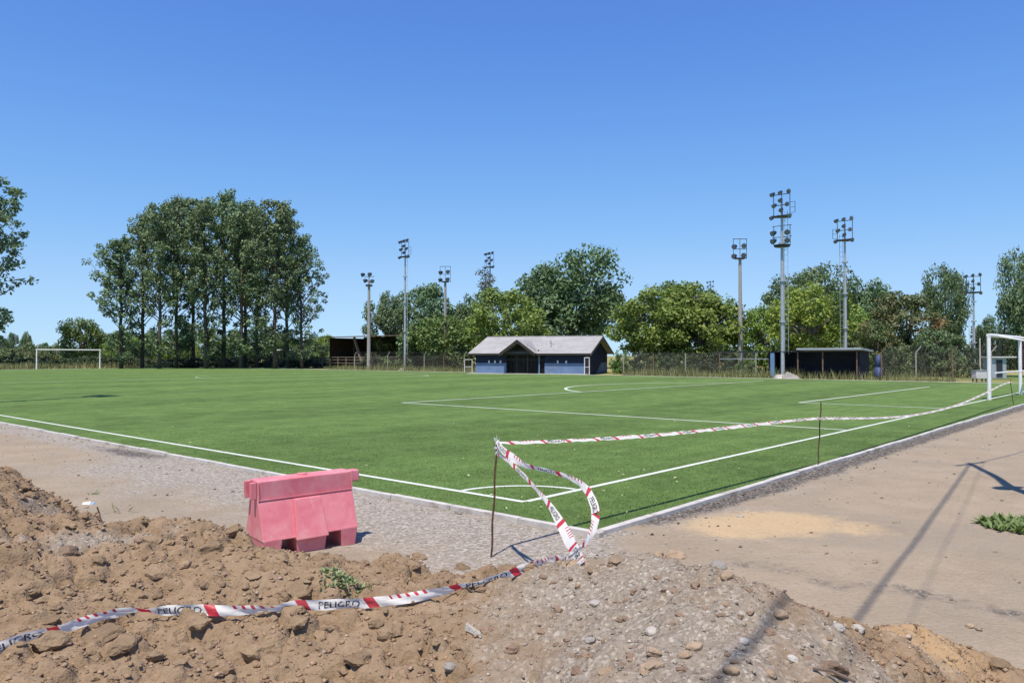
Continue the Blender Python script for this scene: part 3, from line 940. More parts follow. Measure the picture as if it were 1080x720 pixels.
while cnt < 190:
    px, py = rr.uniform(5, 900), rr.uniform(515, 718)
    d = ray(px, py); p = hit(px, py)
    if p.z < 0.08 or p.y > 6: continue
    j, i = int((p.y - my_[0]) / ST), int((p.x - mx_[0]) / ST)
    gv = mgrey[j, i] > 0.45
    if gv and rr.random() < 0.12:
        put_rock('stone', px, py, rr.uniform(1.5, 3.6), 'small stone lying loose in the grey gravel of the heap', 'loose stones in the gravelly part of the heap', rr.choice(['stone', 'stone_tan', 'stone_tan', 'stone_tan', 'stone_white']))
    else:
        put_rock('clod', px, py, 2.6 * rr.random() ** -0.42 + 0.9, 'small crumbled clod lying loose on the soil heap', 'small loose clods on the heap', elong=1.2, mat='clod_red' if gv else None)
    cnt += 1

def grit_mass(name, pts, sizes, mat, rng, flat=0.6):
    octv = np.array([(1, 0, 0), (0, 1, 0), (-1, 0, 0), (0, -1, 0), (0, 0, 1), (0, 0, -1)], float)
    octf = np.array([(0, 1, 4), (1, 2, 4), (2, 3, 4), (3, 0, 4), (1, 0, 5), (2, 1, 5), (3, 2, 5), (0, 3, 5)])
    n = len(pts)
    J = octv[None] * (0.65 + 0.7 * rng.random((n, 6, 1)))
    th = rng.uniform(0, 6.28, n); c, s = np.cos(th), np.sin(th)
    xx = J[..., 0] * c[:, None] - J[..., 1] * s[:, None] + rng.normal(0, .15, (n, 6)); yy = J[..., 0] * s[:, None] + J[..., 1] * c[:, None]
    zz = J[..., 2] * flat + xx * 0.2
    Vv = np.stack([xx, yy, zz], -1) * sizes[:, None, None] + pts[:, None, :]
    Ff = (octf[None] + (np.arange(n) * 6)[:, None, None]).reshape(-1)
    o = mesh_np(name, Vv.reshape(-1, 3), Ff, 3, mat)
    return tag(o, kind='stuff')
def grit_mat(name, stops):
    m = NT(name); g = m.n('ShaderNodeNewGeometry')
    m.color(m.ramp(g.outputs['Random Per Island'], stops)); m.b.inputs['Roughness'].default_value = 0.95
    m.b.inputs['Specular IOR Level'].default_value = 0.1
    return m.m
M['grit_soil'] = grit_mat('soil crumbs', [(0.0, (0.19, 0.12, 0.072)), (0.6, (0.285, 0.192, 0.118)), (0.95, (0.36, 0.252, 0.165)), (1.0, (0.42, 0.33, 0.25))])
M['grit_grey'] = grit_mat('gravel bits', [(0.0, (0.15, 0.12, 0.092)), (0.5, (0.265, 0.218, 0.168)), (0.9, (0.35, 0.29, 0.225)), (1.0, (0.48, 0.43, 0.36))])
M['grit_dark'] = grit_mat('dark rubble bits', [(0.0, (0.035, 0.031, 0.028)), (0.6, (0.11, 0.095, 0.082)), (0.85, (0.26, 0.22, 0.18)), (1.0, (0.46, 0.42, 0.36))])
gr = np.random.default_rng(9)
n = 70000
x = gr.uniform(-4.3, 4.0, n); y = gr.uniform(2.5, 6.4, n)
i = ((x - mx_[0]) / ST).astype(int); j = ((y - my_[0]) / ST).astype(int)
z = MZ[j, i]; g = mgrey[j, i]
ok = z > 0.02
sz = np.clip(0.0028 * gr.power(1.0, n) ** -0.55, 0.0025, 0.016)
sel = ok & (g < 0.45)
grit_mass('soil_crumbs', np.stack([x, y, z + sz * 0.2], -1)[sel], sz[sel], M['grit_soil'], gr)
sel = ok & (g >= 0.45)
grit_mass('heap_gravel', np.stack([x, y, z + sz * 0.2], -1)[sel], np.minimum(sz[sel] * 0.7, 0.012), M['grit_grey'], gr)
# gravel on the path
n = 60000
b_ = gr.uniform(-16, 26, n); a_ = gr.uniform(-9, 24, n)
x = C0.x + GL.x * a_ + TL.x * b_; y = C0.y + GL.y * a_ + TL.y * b_
ot, og = KA - 0.14 - a_, KB - 0.14 - b_
o_ = np.maximum(ot, og)
w = np.where(og > ot, np.exp(-og / 1.1), np.exp(-ot / 1.7))
w = np.maximum(w, 0.075)
ok = (o_ > 0) & (y > 4.5) & (np.abs(x) < y * 0.72) & (gr.random(n) < w)
sz = np.clip(0.004 * gr.power(1.0, n) ** -0.55, 0.004, 0.022)
xi = np.clip(np.searchsorted(gx, x), 0, len(gx) - 1); yi = np.clip(np.searchsorted(gy, y), 0, len(gy) - 1)
zz = Zg[yi, xi]
isd = (og > 0) & (og < 0.65) & (gr.random(n) < 0.7) & (a_ > -0.5)
grit_mass('path_gravel', np.stack([x, y, zz + sz * 0.3], -1)[ok & ~isd], sz[ok & ~isd], M['grit_grey'], gr)
grit_mass('kerb_rubble', np.stack([x, y, zz + sz * 0.3], -1)[ok & isd], sz[ok & isd], M['grit_dark'], gr)

# ------------------------------------------------------------------ trees
def trunk_and_crown(seed, kind):
    """unit trees: real metres, height about H; returns (trunk mesh, crown mesh, H, R)"""
    rr = random.Random(seed); nr = np.random.default_rng(seed)
    mb = MB(); clumps = []
    if kind == 'poplar':
        H, Rr = 22.0, 3.6
        n = 9
        lean = Vector((rr.uniform(-1, 1), rr.uniform(-1, 1), 0)) * 0.6
        path = [Vector((lean.x * (i / n) ** 1.5 + rr.uniform(-.12, .12), lean.y * (i / n) ** 1.5 + rr.uniform(-.12, .12), H * 0.96 * i / n)) for i in range(n + 1)]
        mb.tube(path, [0.30 * (1 - 0.9 * i / n) + 0.03 for i in range(n + 1)], 7)
        for k in range(68):
            t = 0.06 + 0.92 * (k + rr.random()) / 68
            i = min(int(t * n), n - 1); p = path[i].lerp(path[i + 1], t * n - i)
            an = rr.uniform(0, 6.28)
            prof = (0.50 + 0.62 * min(1, max(0, t - 0.05) / 0.30)) * (1 - max(0, t - 0.55) / 0.45 * 0.72)
            L = Rr * prof * rr.uniform(0.65, 1.15)
            if t < 0.30 and rr.random() < 0.30: continue
            end = p + Vector((math.cos(an) * L, math.sin(an) * L, L * rr.uniform(0.75, 1.5) * (0.5 if t < 0.25 else 1)))
            mid = p.lerp(end, 0.5) + Vector((0, 0, -0.10 * L))
            mb.tube([p, mid, end], [0.09 * (1 - t * 0.6), 0.055, 0.02], 5)
            for q in range(3):
                c = mid.lerp(end, q / 2 * 0.95 + 0.05) + Vector((rr.gauss(0, .28), rr.gauss(0, .28), rr.gauss(0, .28)))
                clumps.append((c, rr.uniform(0.45, 0.88) * (0.8 if t < 0.3 else 1.0), 46 if t > 0.35 else 36))
        clumps.append((path[-1], 0.6, 60)); leaf = 0.20
    elif kind in ('broad', 'broad_big', 'spread'):
        H, Rr = {'broad': (9.0, 4.2), 'broad_big': (12.5, 6.2), 'spread': (7.0, 3.6)}[kind]
        base = {'broad': 0.10, 'broad_big': 0.22, 'spread': 0.06}[kind]
        mb.tube([(0, 0, 0), (rr.uniform(-.1, .1), rr.uniform(-.1, .1), H * base + 0.3), (rr.uniform(-.3, .3), rr.uniform(-.3, .3), H * 0.55), (rr.uniform(-.4, .4), 0, H * 0.85)], [0.26, 0.22, 0.14, 0.04], 7)
        zc = H * (base + 1) / 2; hz_ = H * (1 - base) / 2
        NC = {'broad': 120, 'broad_big': 170, 'spread': 90}[kind]
        lob = [(Vector((nr.normal(), nr.normal(), nr.normal() * 0.8)).normalized(), rr.uniform(-0.30, 0.30)) for _ in range(16)]
        for k in range(NC):
            d = Vector((nr.normal(), nr.normal(), nr.normal())).normalized()
            rad = (0.45 + 0.55 * rr.random() ** 0.4)
            mod = 1 + sum(s * max(0, d.dot(v)) ** 6 for v, s in lob) * 1.4
            flare = 1.0 if d.z > -0.2 else 0.92
            c = Vector((d.x * Rr * rad * mod * flare, d.y * Rr * rad * mod * flare, zc + d.z * hz_ * rad * mod))
            if c.z < H * base * 0.8: c.z = H * base * 0.8 + rr.random() * 0.6
            r0 = Rr * rr.uniform(0.14, 0.25)
            clumps.append((c, r0, int(95 * (r0 / (Rr * 0.2)) ** 1.5)))
            if k % 5 == 0:
                s = Vector((0, 0, H * rr.uniform(base + 0.08, 0.5)))
                mb.tube([s, s.lerp(c, 0.55) + Vector((0, 0, 0.3)), c], [0.11, 0.07, 0.02], 5)
        leaf = {'broad': 0.19, 'broad_big': 0.24, 'spread': 0.17}[kind]
    elif kind == 'willow':
        H, Rr = 6.0, 2.2
        mb.tube([(0, 0, 0), (0.1, 0, 2.2), (0, 0.1, 4.6)], [0.2, 0.16, 0.06], 7)
        for k in range(60):
            an = rr.uniform(0, 6.28); rad = Rr * math.sqrt(rr.random()); top = H * (1 - 0.35 * (rad / Rr) ** 2) - 0.3
            for q in range(5):
                zq = top - q * rr.uniform(0.55, 1.0)
                if zq > 0.3:
                    clumps.append((Vector((math.cos(an) * rad * (1 + q * 0.04), math.sin(an) * rad * (1 + q * 0.04), zq)), 0.42, 30))
            if k % 6 == 0: mb.tube([(0, 0, 3.0), (math.cos(an) * rad * 0.6, math.sin(an) * rad * 0.6, top - 0.1), (math.cos(an) * rad, math.sin(an) * rad, top - 0.5)], [0.07, 0.05, 0.02], 5)
        leaf = 0.17
    elif kind == 'wispy':
        H, Rr = 12.0, 1.5
        mb.tube([(0, 0, 0), (0.15, 0, 4), (-0.1, 0.1, 8), (0.2, 0, 11.6)], [0.16, 0.12, 0.08, 0.02], 6)
        for k in range(55):
            t = rr.uniform(0.3, 0.98); an = rr.uniform(0, 6.28); L = Rr * rr.uniform(0.2, 1) * (1.2 - t * 0.6)
            e = Vector((math.cos(an) * L, math.sin(an) * L, H * t + L * 0.4))
            mb.tube([(0, 0, H * t - 0.5), e], [0.03, 0.012], 4); clumps.append((e, 0.45, 26))
        leaf = 0.14
    else:  # shrub
        H, Rr = 2.2, 1.6
        for k in range(7):
            an = rr.uniform(0, 6.28); e = Vector((math.cos(an) * Rr * 0.5, math.sin(an) * Rr * 0.5, H * rr.uniform(0.5, 0.9)))
            mb.tube([(math.cos(an) * .1, math.sin(an) * .1, 0), e.lerp(Vector((0, 0, .4)), .4), e], [0.04, 0.03, 0.01], 5)
        for k in range(38):
            an = rr.uniform(0, 6.28); rad = Rr * math.sqrt(rr.random())
            clumps.append((Vector((math.cos(an) * rad, math.sin(an) * rad, 0.15 + rr.random() * H * (1 - 0.5 * (rad / Rr) ** 2))), rr.uniform(0.25, 0.45), 46))
        leaf = 0.12
    P, N_ = [], []
    for c, r, n in clumps:
        d = nr.normal(size=(n, 3)); d /= np.linalg.norm(d, axis=1)[:, None]
        rad = r * (0.35 + 0.75 * nr.random(n) ** 0.6)
        p = np.array(c)[None] + d * rad[:, None] * np.array([1.1, 1.1, 0.85])
        nn = d * 0.7 + np.array([0, 0, 0.55]) + nr.normal(size=(n, 3)) * 0.55
        P.append(p); N_.append(nn)
    P = np.concatenate(P); N_ = np.concatenate(N_); N_ /= np.linalg.norm(N_, axis=1)[:, None]
    m = len(P)
    t1 = np.cross(N_, nr.normal(size=(m, 3))); t1 /= np.linalg.norm(t1, axis=1)[:, None]
    t2 = np.cross(N_, t1)
    s = leaf * nr.uniform(0.65, 1.35, m)[:, None]
    q = np.stack([P - t1 * s, P - t2 * s * 0.55, P + t1 * s, P + t2 * s * 0.55], 1).reshape(-1, 3)
    q[:, 2] = np.maximum(q[:, 2], 0.02)
    me = mesh_np('crown', q, np.arange(m * 4), 4, None).data
    ob = bpy.data.objects[-1] if False else None
    for o in [o for o in COL.objects if o.data is me]: bpy.data.objects.remove(o)
    tr = mb.build('trunk', None, smooth=True); tm = tr.data; bpy.data.objects.remove(tr)
    return tm, me, H, Rr
TREES = {}
def variants(kind, seeds): TREES[kind] = [trunk_and_crown(s, kind) for s in seeds]
variants('poplar', (1, 2, 3, 4, 5)); variants('broad', (11, 12, 13)); variants('broad_big', (21, 22)); variants('spread', (31, 32, 33))
variants('willow', (41,)); variants('wispy', (51,)); variants('shrub', (61, 62, 63, 64))
def tree(kind, var, px, depth, top, half_px, leafmat, bark, label, group=None, name='tree', cat='tree', rz=0.0, base_z=0.0):
    tm, cm, H, Rr = TREES[kind][var % len(TREES[kind])]
    x = (px - 540) / F_PX * depth
    h = AT(px, top, depth).z - base_z
    w = half_px / F_PX * depth / Rr
    t = thing(name, label, cat, (x, depth, base_z), rz, group)
    t.scale = (w, w, h / H)
    for nm, me, mt in (('trunk' if kind != 'shrub' else 'stem', tm, bark), ('crown' if kind != 'shrub' else 'foliage', cm, leafmat)):
        if not me.materials: me.materials.append(M[mt])
        o = bpy.data.objects.new(nm, me); link(o, t)
        o.material_slots[0].link = 'OBJECT'; o.material_slots[0].material = M[mt]
    return t
GP = 'poplars of the grove beyond the far end'
PO = [
 (128, 100, 250, 27, 'leftmost poplar of the grove, low and spreading to the left'),
 (150, 104, 226, 25, 'second poplar from the left in the grove with a bare lower trunk'),
 (168, 98, 214, 25, 'third poplar from the left in the grove, rising above the low one'),
 (186, 103, 206, 26, 'tall poplar on the left shoulder of the grove top'),
 (203, 107, 207, 25, 'poplar behind the tallest left hand trunks of the grove'),
 (217, 99, 212, 26, 'poplar left of the middle notch in the grove top'),
 (236, 104, 204, 28, 'tallest poplar in the middle of the grove'),
 (254, 100, 212, 26, 'poplar right of the tallest one in the middle of the grove'),
 (271, 106, 218, 26, 'poplar in the dip between the grove middle and its right peak'),
 (289, 99, 209, 28, 'broad poplar forming the right peak of the grove'),
 (303, 104, 226, 25, 'poplar behind the right edge of the grove'),
 (318, 101, 250, 23, 'rightmost poplar of the grove, lower and hanging over the far goal'),
 (258, 112, 222, 26, 'poplar at the back of the grove seen between the middle trunks'),
]
for i, (px, d, top, hw, lab) in enumerate(PO):
    tree('poplar', i, px, d, top, hw * 0.92, 'lf_poplar', 'bark', lab, GP, 'poplar_tree', rz=i * 1.3)
tree('poplar', 4, -18, 106, 182, 36, 'lf_poplar', 'bark', 'poplar cut off by the left edge of the picture, nearest tree on the left', None, 'poplar_tree', rz=2.2)
GB = 'trees behind the clubhouse'
TR = [
 ('broad', 0, 408, 104, 312, 24, 'lf_dark', 'dark green tree behind the stand roof, first right of the short lamp pole'),
 ('broad', 1, 452, 110, 304, 30, 'lf_dark', 'dark green tree directly behind the tall ladder mast'),
 ('broad', 2, 492, 112, 311, 26, 'lf_dark', 'dark green tree behind the four lamp concrete pole'),
 ('wispy', 0, 512, 96, 284, 12, 'lf_grey', 'thin grey wispy tree standing against the mast behind the trees'),
 ('spread', 0, 468, 90, 328, 36, 'lf_mid', 'mid green spreading tree left of the bright one behind the clubhouse'),
 ('willow', 0, 442, 92, 336, 20, 'lf_dark', 'drooping dark tree just right of the ladder mast foot'),
 ('broad', 1, 530, 86, 308, 40, 'lf_lime', 'yellow green tree above the left half of the clubhouse roof'),
 ('broad_big', 0, 602, 104, 274, 52, 'lf_dark', 'largest dark round tree rising over the clubhouse roof'),
 ('broad', 2, 566, 106, 298, 26, 'lf_dark', 'dark tree filling the left shoulder of the largest round tree'),
 ('broad', 0, 690, 78, 306, 42, 'lf_lime', 'yellow green tree just right of the clubhouse'),
 ('broad', 2, 738, 76, 297, 46, 'lf_lime', 'broad yellow green tree left of the concrete lamp pole'),
 ('broad', 1, 715, 86, 301, 40, 'lf_mid', 'greener tree filling the gap between the two broad yellow green ones'),
 ('spread', 1, 806, 74, 326, 24, 'lf_lime', 'thin airy yellow green tree left of the tallest mast'),
 ('spread', 2, 776, 82, 345, 28, 'lf_lime', 'low yellow green tree at the foot of the concrete lamp pole'),
 ('broad', 0, 856, 70, 303, 42, 'lf_bright', 'brightest lime tree above the dugout roof'),
 ('broad_big', 1, 858, 112, 289, 38, 'lf_dark', 'dark tree showing over the top of the brightest lime tree'),
 ('broad', 2, 918, 110, 294, 32, 'lf_dark', 'dark round tree behind the mast right of the dugout'),
 ('spread', 0, 905, 74, 321, 26, 'lf_lime', 'narrow lime tree behind the right end of the dugout'),
 ('broad', 1, 955, 68, 312, 36, 'lf_olive', 'olive tree with reddish tips behind the fence right of the dugout'),
 ('spread', 1, 925, 66, 340, 22, 'lf_olive', 'low olive shrubby tree right of the blue tarpaulin'),
 ('broad_big', 1, 998, 84, 289, 22, 'lf_dark', 'tall dark green tree left of the rightmost mast'),
 ('spread', 2, 992, 64, 345, 28, 'lf_dark', 'low dark tree hugging the fence left of the rightmost mast'),
 ('broad', 0, 1044, 96, 335, 12, 'lf_dark', 'small dark tree just right of the rightmost mast'),
 ('broad_big', 0, 1086, 62, 276, 26, 'lf_poplar', 'tall tree cut off by the right edge above the goal'),
 ('spread', 0, 86, 118, 331, 20, 'lf_mid', 'bushy green tree behind the far goal'),
 ('spread', 1, 128, 122, 352, 13, 'lf_mid', 'small tree between the far goal and the poplar grove'),
]
for k, v, px, d, top, hw, lm, lab in TR:
    tree(k, v, px, d, top, hw, lm, 'bark_pale' if lm in ('lf_lime', 'lf_bright') else 'bark', lab, None, 'broadleaf_tree' if k != 'willow' else 'willow_tree', rz=px * 0.37)
# hedges and shrubs
rs = random.Random(3)
for i, px in enumerate(range(-10, 352, 13)):
    tree('shrub', i, px + rs.uniform(-4, 4), rs.uniform(106, 112), rs.uniform(373, 379), rs.uniform(10, 14), 'lf_hedge', 'bark',
         'low dark bush in the row along the far end of the pitch', 'dark bushes along the far end', 'bush', 'bush', rz=i)
for i, px in enumerate(range(-6, 150, 12)):
    tree('shrub', i + 1, px + rs.uniform(-4, 4), rs.uniform(140, 160), rs.uniform(362, 368), rs.uniform(11, 16), 'lf_pale', 'bark',
         'pale green bush on the land beyond the far goal', 'pale bushes beyond the far goal', 'bush', 'bush', rz=i)
for i, px in enumerate((310, 322, 336, 346, 352)):
    tree('shrub', i, px, 118 + 3 * i, 366 - i * 1.6, 13, 'lf_mid' if i % 2 else 'lf_hedge', 'bark', 'green bush crowded against the left end of the stand', 'bushes left of the stand', 'bush', 'bush', rz=i)
for i, (px, top) in enumerate(((2, 356), (12, 352), (27, 349), (30, 361), (48, 362))):
    tree('broad', i, px, 330 + 14 * i, top, 6, 'lf_dark', 'bark', 'tiny far off tree on the left horizon', 'far off trees on the left horizon', 'broadleaf_tree', 'tree', rz=i)
for i, px in enumerate(range(655, 806, 11)):
    tree('shrub', i, px, rs.uniform(70, 74), rs.uniform(369, 378), 11, 'lf_hedge' if i % 3 else 'lf_mid', 'bark', 'dark shrub in the undergrowth behind the fence right of the clubhouse', 'undergrowth shrubs behind the middle fence', 'bush', 'bush', rz=i)
for i, px in enumerate(range(920, 1030, 10)):
    tree('shrub', i, px, rs.uniform(60, 64), rs.uniform(362, 376), 12, 'lf_hedge' if i % 3 else 'lf_olive', 'bark', 'dark shrub behind the fence right of the dugout', 'shrubs behind the right fence', 'bush', 'bush', rz=i)
for i, px in enumerate(range(1032, 1100, 8)):
    tree('shrub', i, px, 92 + (i % 3) * 2, 347 + (i % 4) * 3, 12, 'lf_hedge', 'bark', 'dark bush of the tall hedge behind the near goal', 'hedge bushes behind the near goal', 'bush', 'bush', rz=i)
for i, px in enumerate(range(392, 500, 10)):
    tree('shrub', i, px, 91 + (i % 3) * 1.5, 372 + (i % 4) * 3, 10, 'lf_mid' if i % 2 else 'lf_hedge', 'bark', 'shrub behind the fence between stand and clubhouse', 'shrubs behind the left fence', 'bush', 'bush', rz=i)

for i, px in enumerate(range(108, 350, 15)):
    tree('spread', i, px + rs.uniform(-5, 5), rs.uniform(138, 160), rs.uniform(346, 362), rs.uniform(11, 17), ('lf_mid', 'lf_lime', 'lf_dark')[i % 3], 'bark',
         'leafy tree in the scrub seen between the trunks of the grove', 'scrub trees behind the poplar grove', 'broadleaf_tree', 'tree', rz=i)
# tall dry grass along the far fence: one mass
def tall_grass(name, n, rng, gen, hmin, hmax, w, mat):
    x, y = gen(n)
    th = rng.uniform(0, math.pi, n); h = rng.uniform(hmin, hmax, n) * (0.5 + fbm(x * 0.5, y * 0.5, 3, 5)); le = rng.uniform(0, 6.28, n)
    P = np.empty((n, 3, 3))
    P[:, 0] = np.stack([x - np.cos(th) * w, y - np.sin(th) * w, np.zeros(n)], -1)
    P[:, 1] = np.stack([x + np.cos(th) * w, y + np.sin(th) * w, np.zeros(n)], -1)
    P[:, 2] = np.stack([x + np.cos(le) * h * 0.35, y + np.sin(le) * h * 0.35, h], -1)
    return tag(mesh_np(name, P.reshape(-1, 3), np.arange(n * 3), 3, mat), kind='stuff')
def along_far(n):
    b = gr.uniform(5.6, 74, n); keep = ((b > 31) & (b < 47.5))
    b = np.where(keep, np.where(gr.random(n) < 0.5, gr.uniform(18, 31, n), gr.uniform(48.5, 72, n)), b)
    a = FAR_A + 1.5 + np.abs(gr.normal(0, 1.2, n))
    return C0.x + GL.x * a + TL.x * b, C0.y + GL.y * a + TL.y * b
tall_grass('tall_grass', 8500, gr, along_far, 0.15, 0.85, 0.02, M['straw'])
def beyond_end(n):
    b = END_B + 3 + np.abs(gr.normal(0, 14, n)); a = gr.uniform(-5, 70, n)
    return C0.x + GL.x * a + TL.x * b, C0.y + GL.y * a + TL.y * b
tall_grass('dry_grass', 20000, gr, beyond_end, 0.3, 0.9, 0.06, M['straw'])

# ------------------------------------------------------------------ floodlight masts
def lamp(parent, pos, yaw, tilt=0.55, r=0.26):
    mb = MB()
    d = Vector((math.cos(yaw) * math.cos(tilt), math.sin(yaw) * math.cos(tilt), -math.sin(tilt)))
    p = Vector(pos)
    mb.tube([p - d * 0.30, p - d * 0.26, p - d * 0.10, p + d * 0.10, p + d * 0.14], [r * 0.3, r * 0.5, r * 0.85, r, r * 1.04], 12)
    o = mb.build('lamp', M['lamp_body'], parent)
    MB().tube([p + d * 0.141, p + d * 0.150], [r * 0.95, r * 0.90], 12).build('lens', M['lamp_glass'], o)
    return o
YAW = math.atan2(-GL.y, -GL.x)
def mast_steel(h, label, loc, lower=False, pr=0.66, yaw=YAW, side=1, rz=0.0):
    t = thing('floodlight_mast', label, 'floodlight', loc, rz, 'steel floodlight masts')
    pole = MB(); pole.tube([(0, 0, 0.25), (0, 0, h * 0.45), (0, 0, h * 0.78), (0, 0, h * 0.97)], [0.19 * pr, 0.17 * pr, 0.12 * pr, 0.085 * pr], 12)
    for zz in (h * 0.30, h * 0.52, h * 0.72): pole.tube([(0, 0, zz), (0, 0, zz + 0.12)], 0.24, 10)
    pole.build('pole', M['pole_steel'], t, smooth=False)
    MB().hexa([(-.7, -.6, -.1), (.7, -.6, -.1), (.7, .6, -.1), (-.7, .6, -.1)], [(-.45, -.4, .3), (.45, -.4, .3), (.45, .4, .3), (-.45, .4, .3)]).build('plinth', M['concrete'], t)
    s = Vector((-math.sin(yaw), math.cos(yaw), 0)); f = Vector((math.cos(yaw), math.sin(yaw), 0))
    lad = MB(); off = s * (-0.30 * side)
    for e in (-0.14, 0.14):
        lad.bar(off + s * e + Vector((0, 0, 1.8)), off + s * e + Vector((0, 0, h * 0.90)), 0.026)
    z = 2.0
    while z < h * 0.90:
        lad.bar(off - s * 0.14 + Vector((0, 0, z)), off + s * 0.14 + Vector((0, 0, z)), 0.02); z += 0.45
    z = 3.0
    while z < h * 0.9:
        lad.bar(off * 0.2 + Vector((0, 0, z)), off + Vector((0, 0, z)), 0.035); z += 2.2
    lad.build('ladder', M['pole_steel'], t)
    top = h - 1.75
    fr = MB()
    fr.bar(s * -0.75 + Vector((0, 0, top)), s * 0.75 + Vector((0, 0, top)), 0.09)
    fr.bar(s * -0.62 + Vector((0, 0, h - 0.15)), s * 0.62 + Vector((0, 0, h - 0.15)), 0.05)
    fr.bar(s * -0.45 + Vector((0, 0, h - 0.95)), s * 0.45 + Vector((0, 0, h - 0.95)), 0.05)
    for e in (-0.62, 0, 0.62): fr.bar(s * e + Vector((0, 0, top)), s * e + Vector((0, 0, h - 0.12)), 0.04)
    fr.box(-0.5, 0.5, -0.5, 0.5, top - 0.10, top - 0.05)
    c1 = -s * side
    fr.bar(c1 * 1.0 + Vector((0, 0, top + 0.15)), c1 * 1.0 + Vector((0, 0, top + 0.95)), 0.03)
    for zz in (0.15, 0.55, 0.95): fr.bar(c1 * 0.62 + Vector((0, 0, top + zz)), c1 * 1.0 + Vector((0, 0, top + zz)), 0.025)
    fr.build('lamp_frame', M['dark_steel'], t)
    for e, zz in ((-0.62, h - 0.12), (0.0, h - 0.05), (0.62, h), (0.0, h - 0.62), (-0.48, h - 0.98), (0.50, h - 0.95), (0.05, h - 1.35), (-0.66, top - 0.12), (0.66, top - 0.10)):
        lamp(t, s * e + f * 0.24 + Vector((0, 0, zz)), yaw + e * 0.5, 0.5, 0.155)
    if lower:
        zl = h - 4.1
        pf = MB(); pf.tube([(0, 0, zl), (0, 0, zl + 0.15)], [0.55, 0.62], 12)
        for e in (-0.62, 0.62):
            pf.bar(s * e + Vector((0, 0, zl + .1)), s * e + Vector((0, 0, zl + 1.6)), 0.04)
        for zz in (0.75, 1.6): pf.bar(s * -0.75 + Vector((0, 0, zl + zz)), s * 0.75 + Vector((0, 0, zl + zz)), 0.04)
        pf.build('lamp_platform', M['dark_steel'], t)
        for e in (-0.55, 0.5):
            for zz in (0.45, 1.05): lamp(t, s * e + f * 0.28 + Vector((0, 0, zl + zz)), yaw + e * 0.8, 0.4, 0.20)
    return t
def zt(px, py, d): return AT(px, py, d).z
def mast_at(px, top, d, label, **kw):
    h = zt(px, top, d)
    return mast_steel(h, label, ((px - 540) / F_PX * d, d, 0), **kw)
p = G(825.5, 399)
mast_at(825.5, 203, p.y, 'tallest steel mast with two tiers of lamps at the left end of the dugout', lower=True, pr=0.78, side=-1)
mast_at(427, 254, 86.5, 'steel mast with a side ladder standing in front of the trees left of the clubhouse', side=-1)
mast_at(517, 267, 99, 'steel mast half hidden behind the thin wispy tree')
mast_at(892, 231, 65, 'steel mast rising behind the right end of the dugout')
mast_at(1027.5, 290, 78, 'slim steel mast rising just left of the near goal', pr=0.6)
mast_at(750, 297, 150, 'mast of which only the lamp cluster shows behind the broad yellow green tree')
tip = G(122, 417.5)
hL = 15.0
bL = Vector((tip.x, tip.y, 0)) - SH * (hL * KSH)
mast_steel(hL, 'steel mast beside the near touchline left of the picture', bL)

def mast_concrete(px, top, d, label, box=True):
    h = zt(px, top, d)
    t = thing('lamp_pole', label, 'floodlight', ((px - 540) / F_PX * d, d, 0), 0, 'concrete lamp poles')
    hp = h - 1.9 if box else h - 0.9
    MB().tube([(0, 0, 0), (0, 0, hp)], [0.24, 0.14], 8).build('pole', M['pole_concrete'], t)
    s = Vector((1, 0, 0)); f = Vector((math.cos(YAW), math.sin(YAW), 0))
    fr = MB()
    if box:
        fr.box(-0.42, 0.42, -0.35, 0.35, hp, hp + 0.08)
        for e in (-0.62, 0.0, 0.62): fr.bar(s * e + Vector((0, 0, hp)), s * e + Vector((0, 0, h)), 0.04)
        for zz in (0.12, 0.95, 1.9): fr.bar(s * -0.66 + Vector((0, 0, hp + zz)), s * 0.66 + Vector((0, 0, hp + zz)), 0.05)
        L = [(-0.45, hp + 0.25), (0.45, hp + 0.35), (-0.42, hp + 1.15), (0.48, hp + 1.25)]
    else:
        fr.box(-0.35, 0.35, -0.3, 0.3, hp - 0.55, hp - 0.35)
        for zz in (0.05, 0.6): fr.bar(s * -0.6 + Vector((0, 0, hp + zz)), s * 0.6 + Vector((0, 0, hp + zz)), 0.06)
        fr.bar((0, 0, hp - .1), (0, 0, h), 0.08)
        L = [(-0.28, hp + 0.1), (0.55, hp + 0.05), (-0.6, hp + 0.8), (0.25, hp + 0.85)]
    fr.build('lamp_frame', M['dark_steel'], t)
    for e, z in L: lamp(t, s * e + f * 0.2 + Vector((0, 0, z)), YAW + e * 0.6, 0.35, 0.235)
    return t
mast_concrete(389, 289, 90, 'short concrete lamp pole with four lamps in front of the stand', False)
mast_concrete(469.5, 281, 92, 'concrete lamp pole with an open top frame among the dark trees left of the clubhouse')
mast_concrete(781, 252, 72, 'concrete lamp pole with an open top frame between the yellow green trees')

# ------------------------------------------------------------------ clubhouse
BR = Vector(((617 - 540) / F_PX * 69.0, 69.0, 0))     # right front corner
bu = Vector((-0.945, 0.33, 0)).normalized(); bvv = Vector((0.33, 0.945, 0)).normalized()
L_, W_, HE = 10.6, 9.4, 1.98
ch = thing('clubhouse', 'low blue clubhouse with grey gabled roof and barred porch beyond the pitch', 'building', BR, math.atan2(-bu.y, -bu.x))
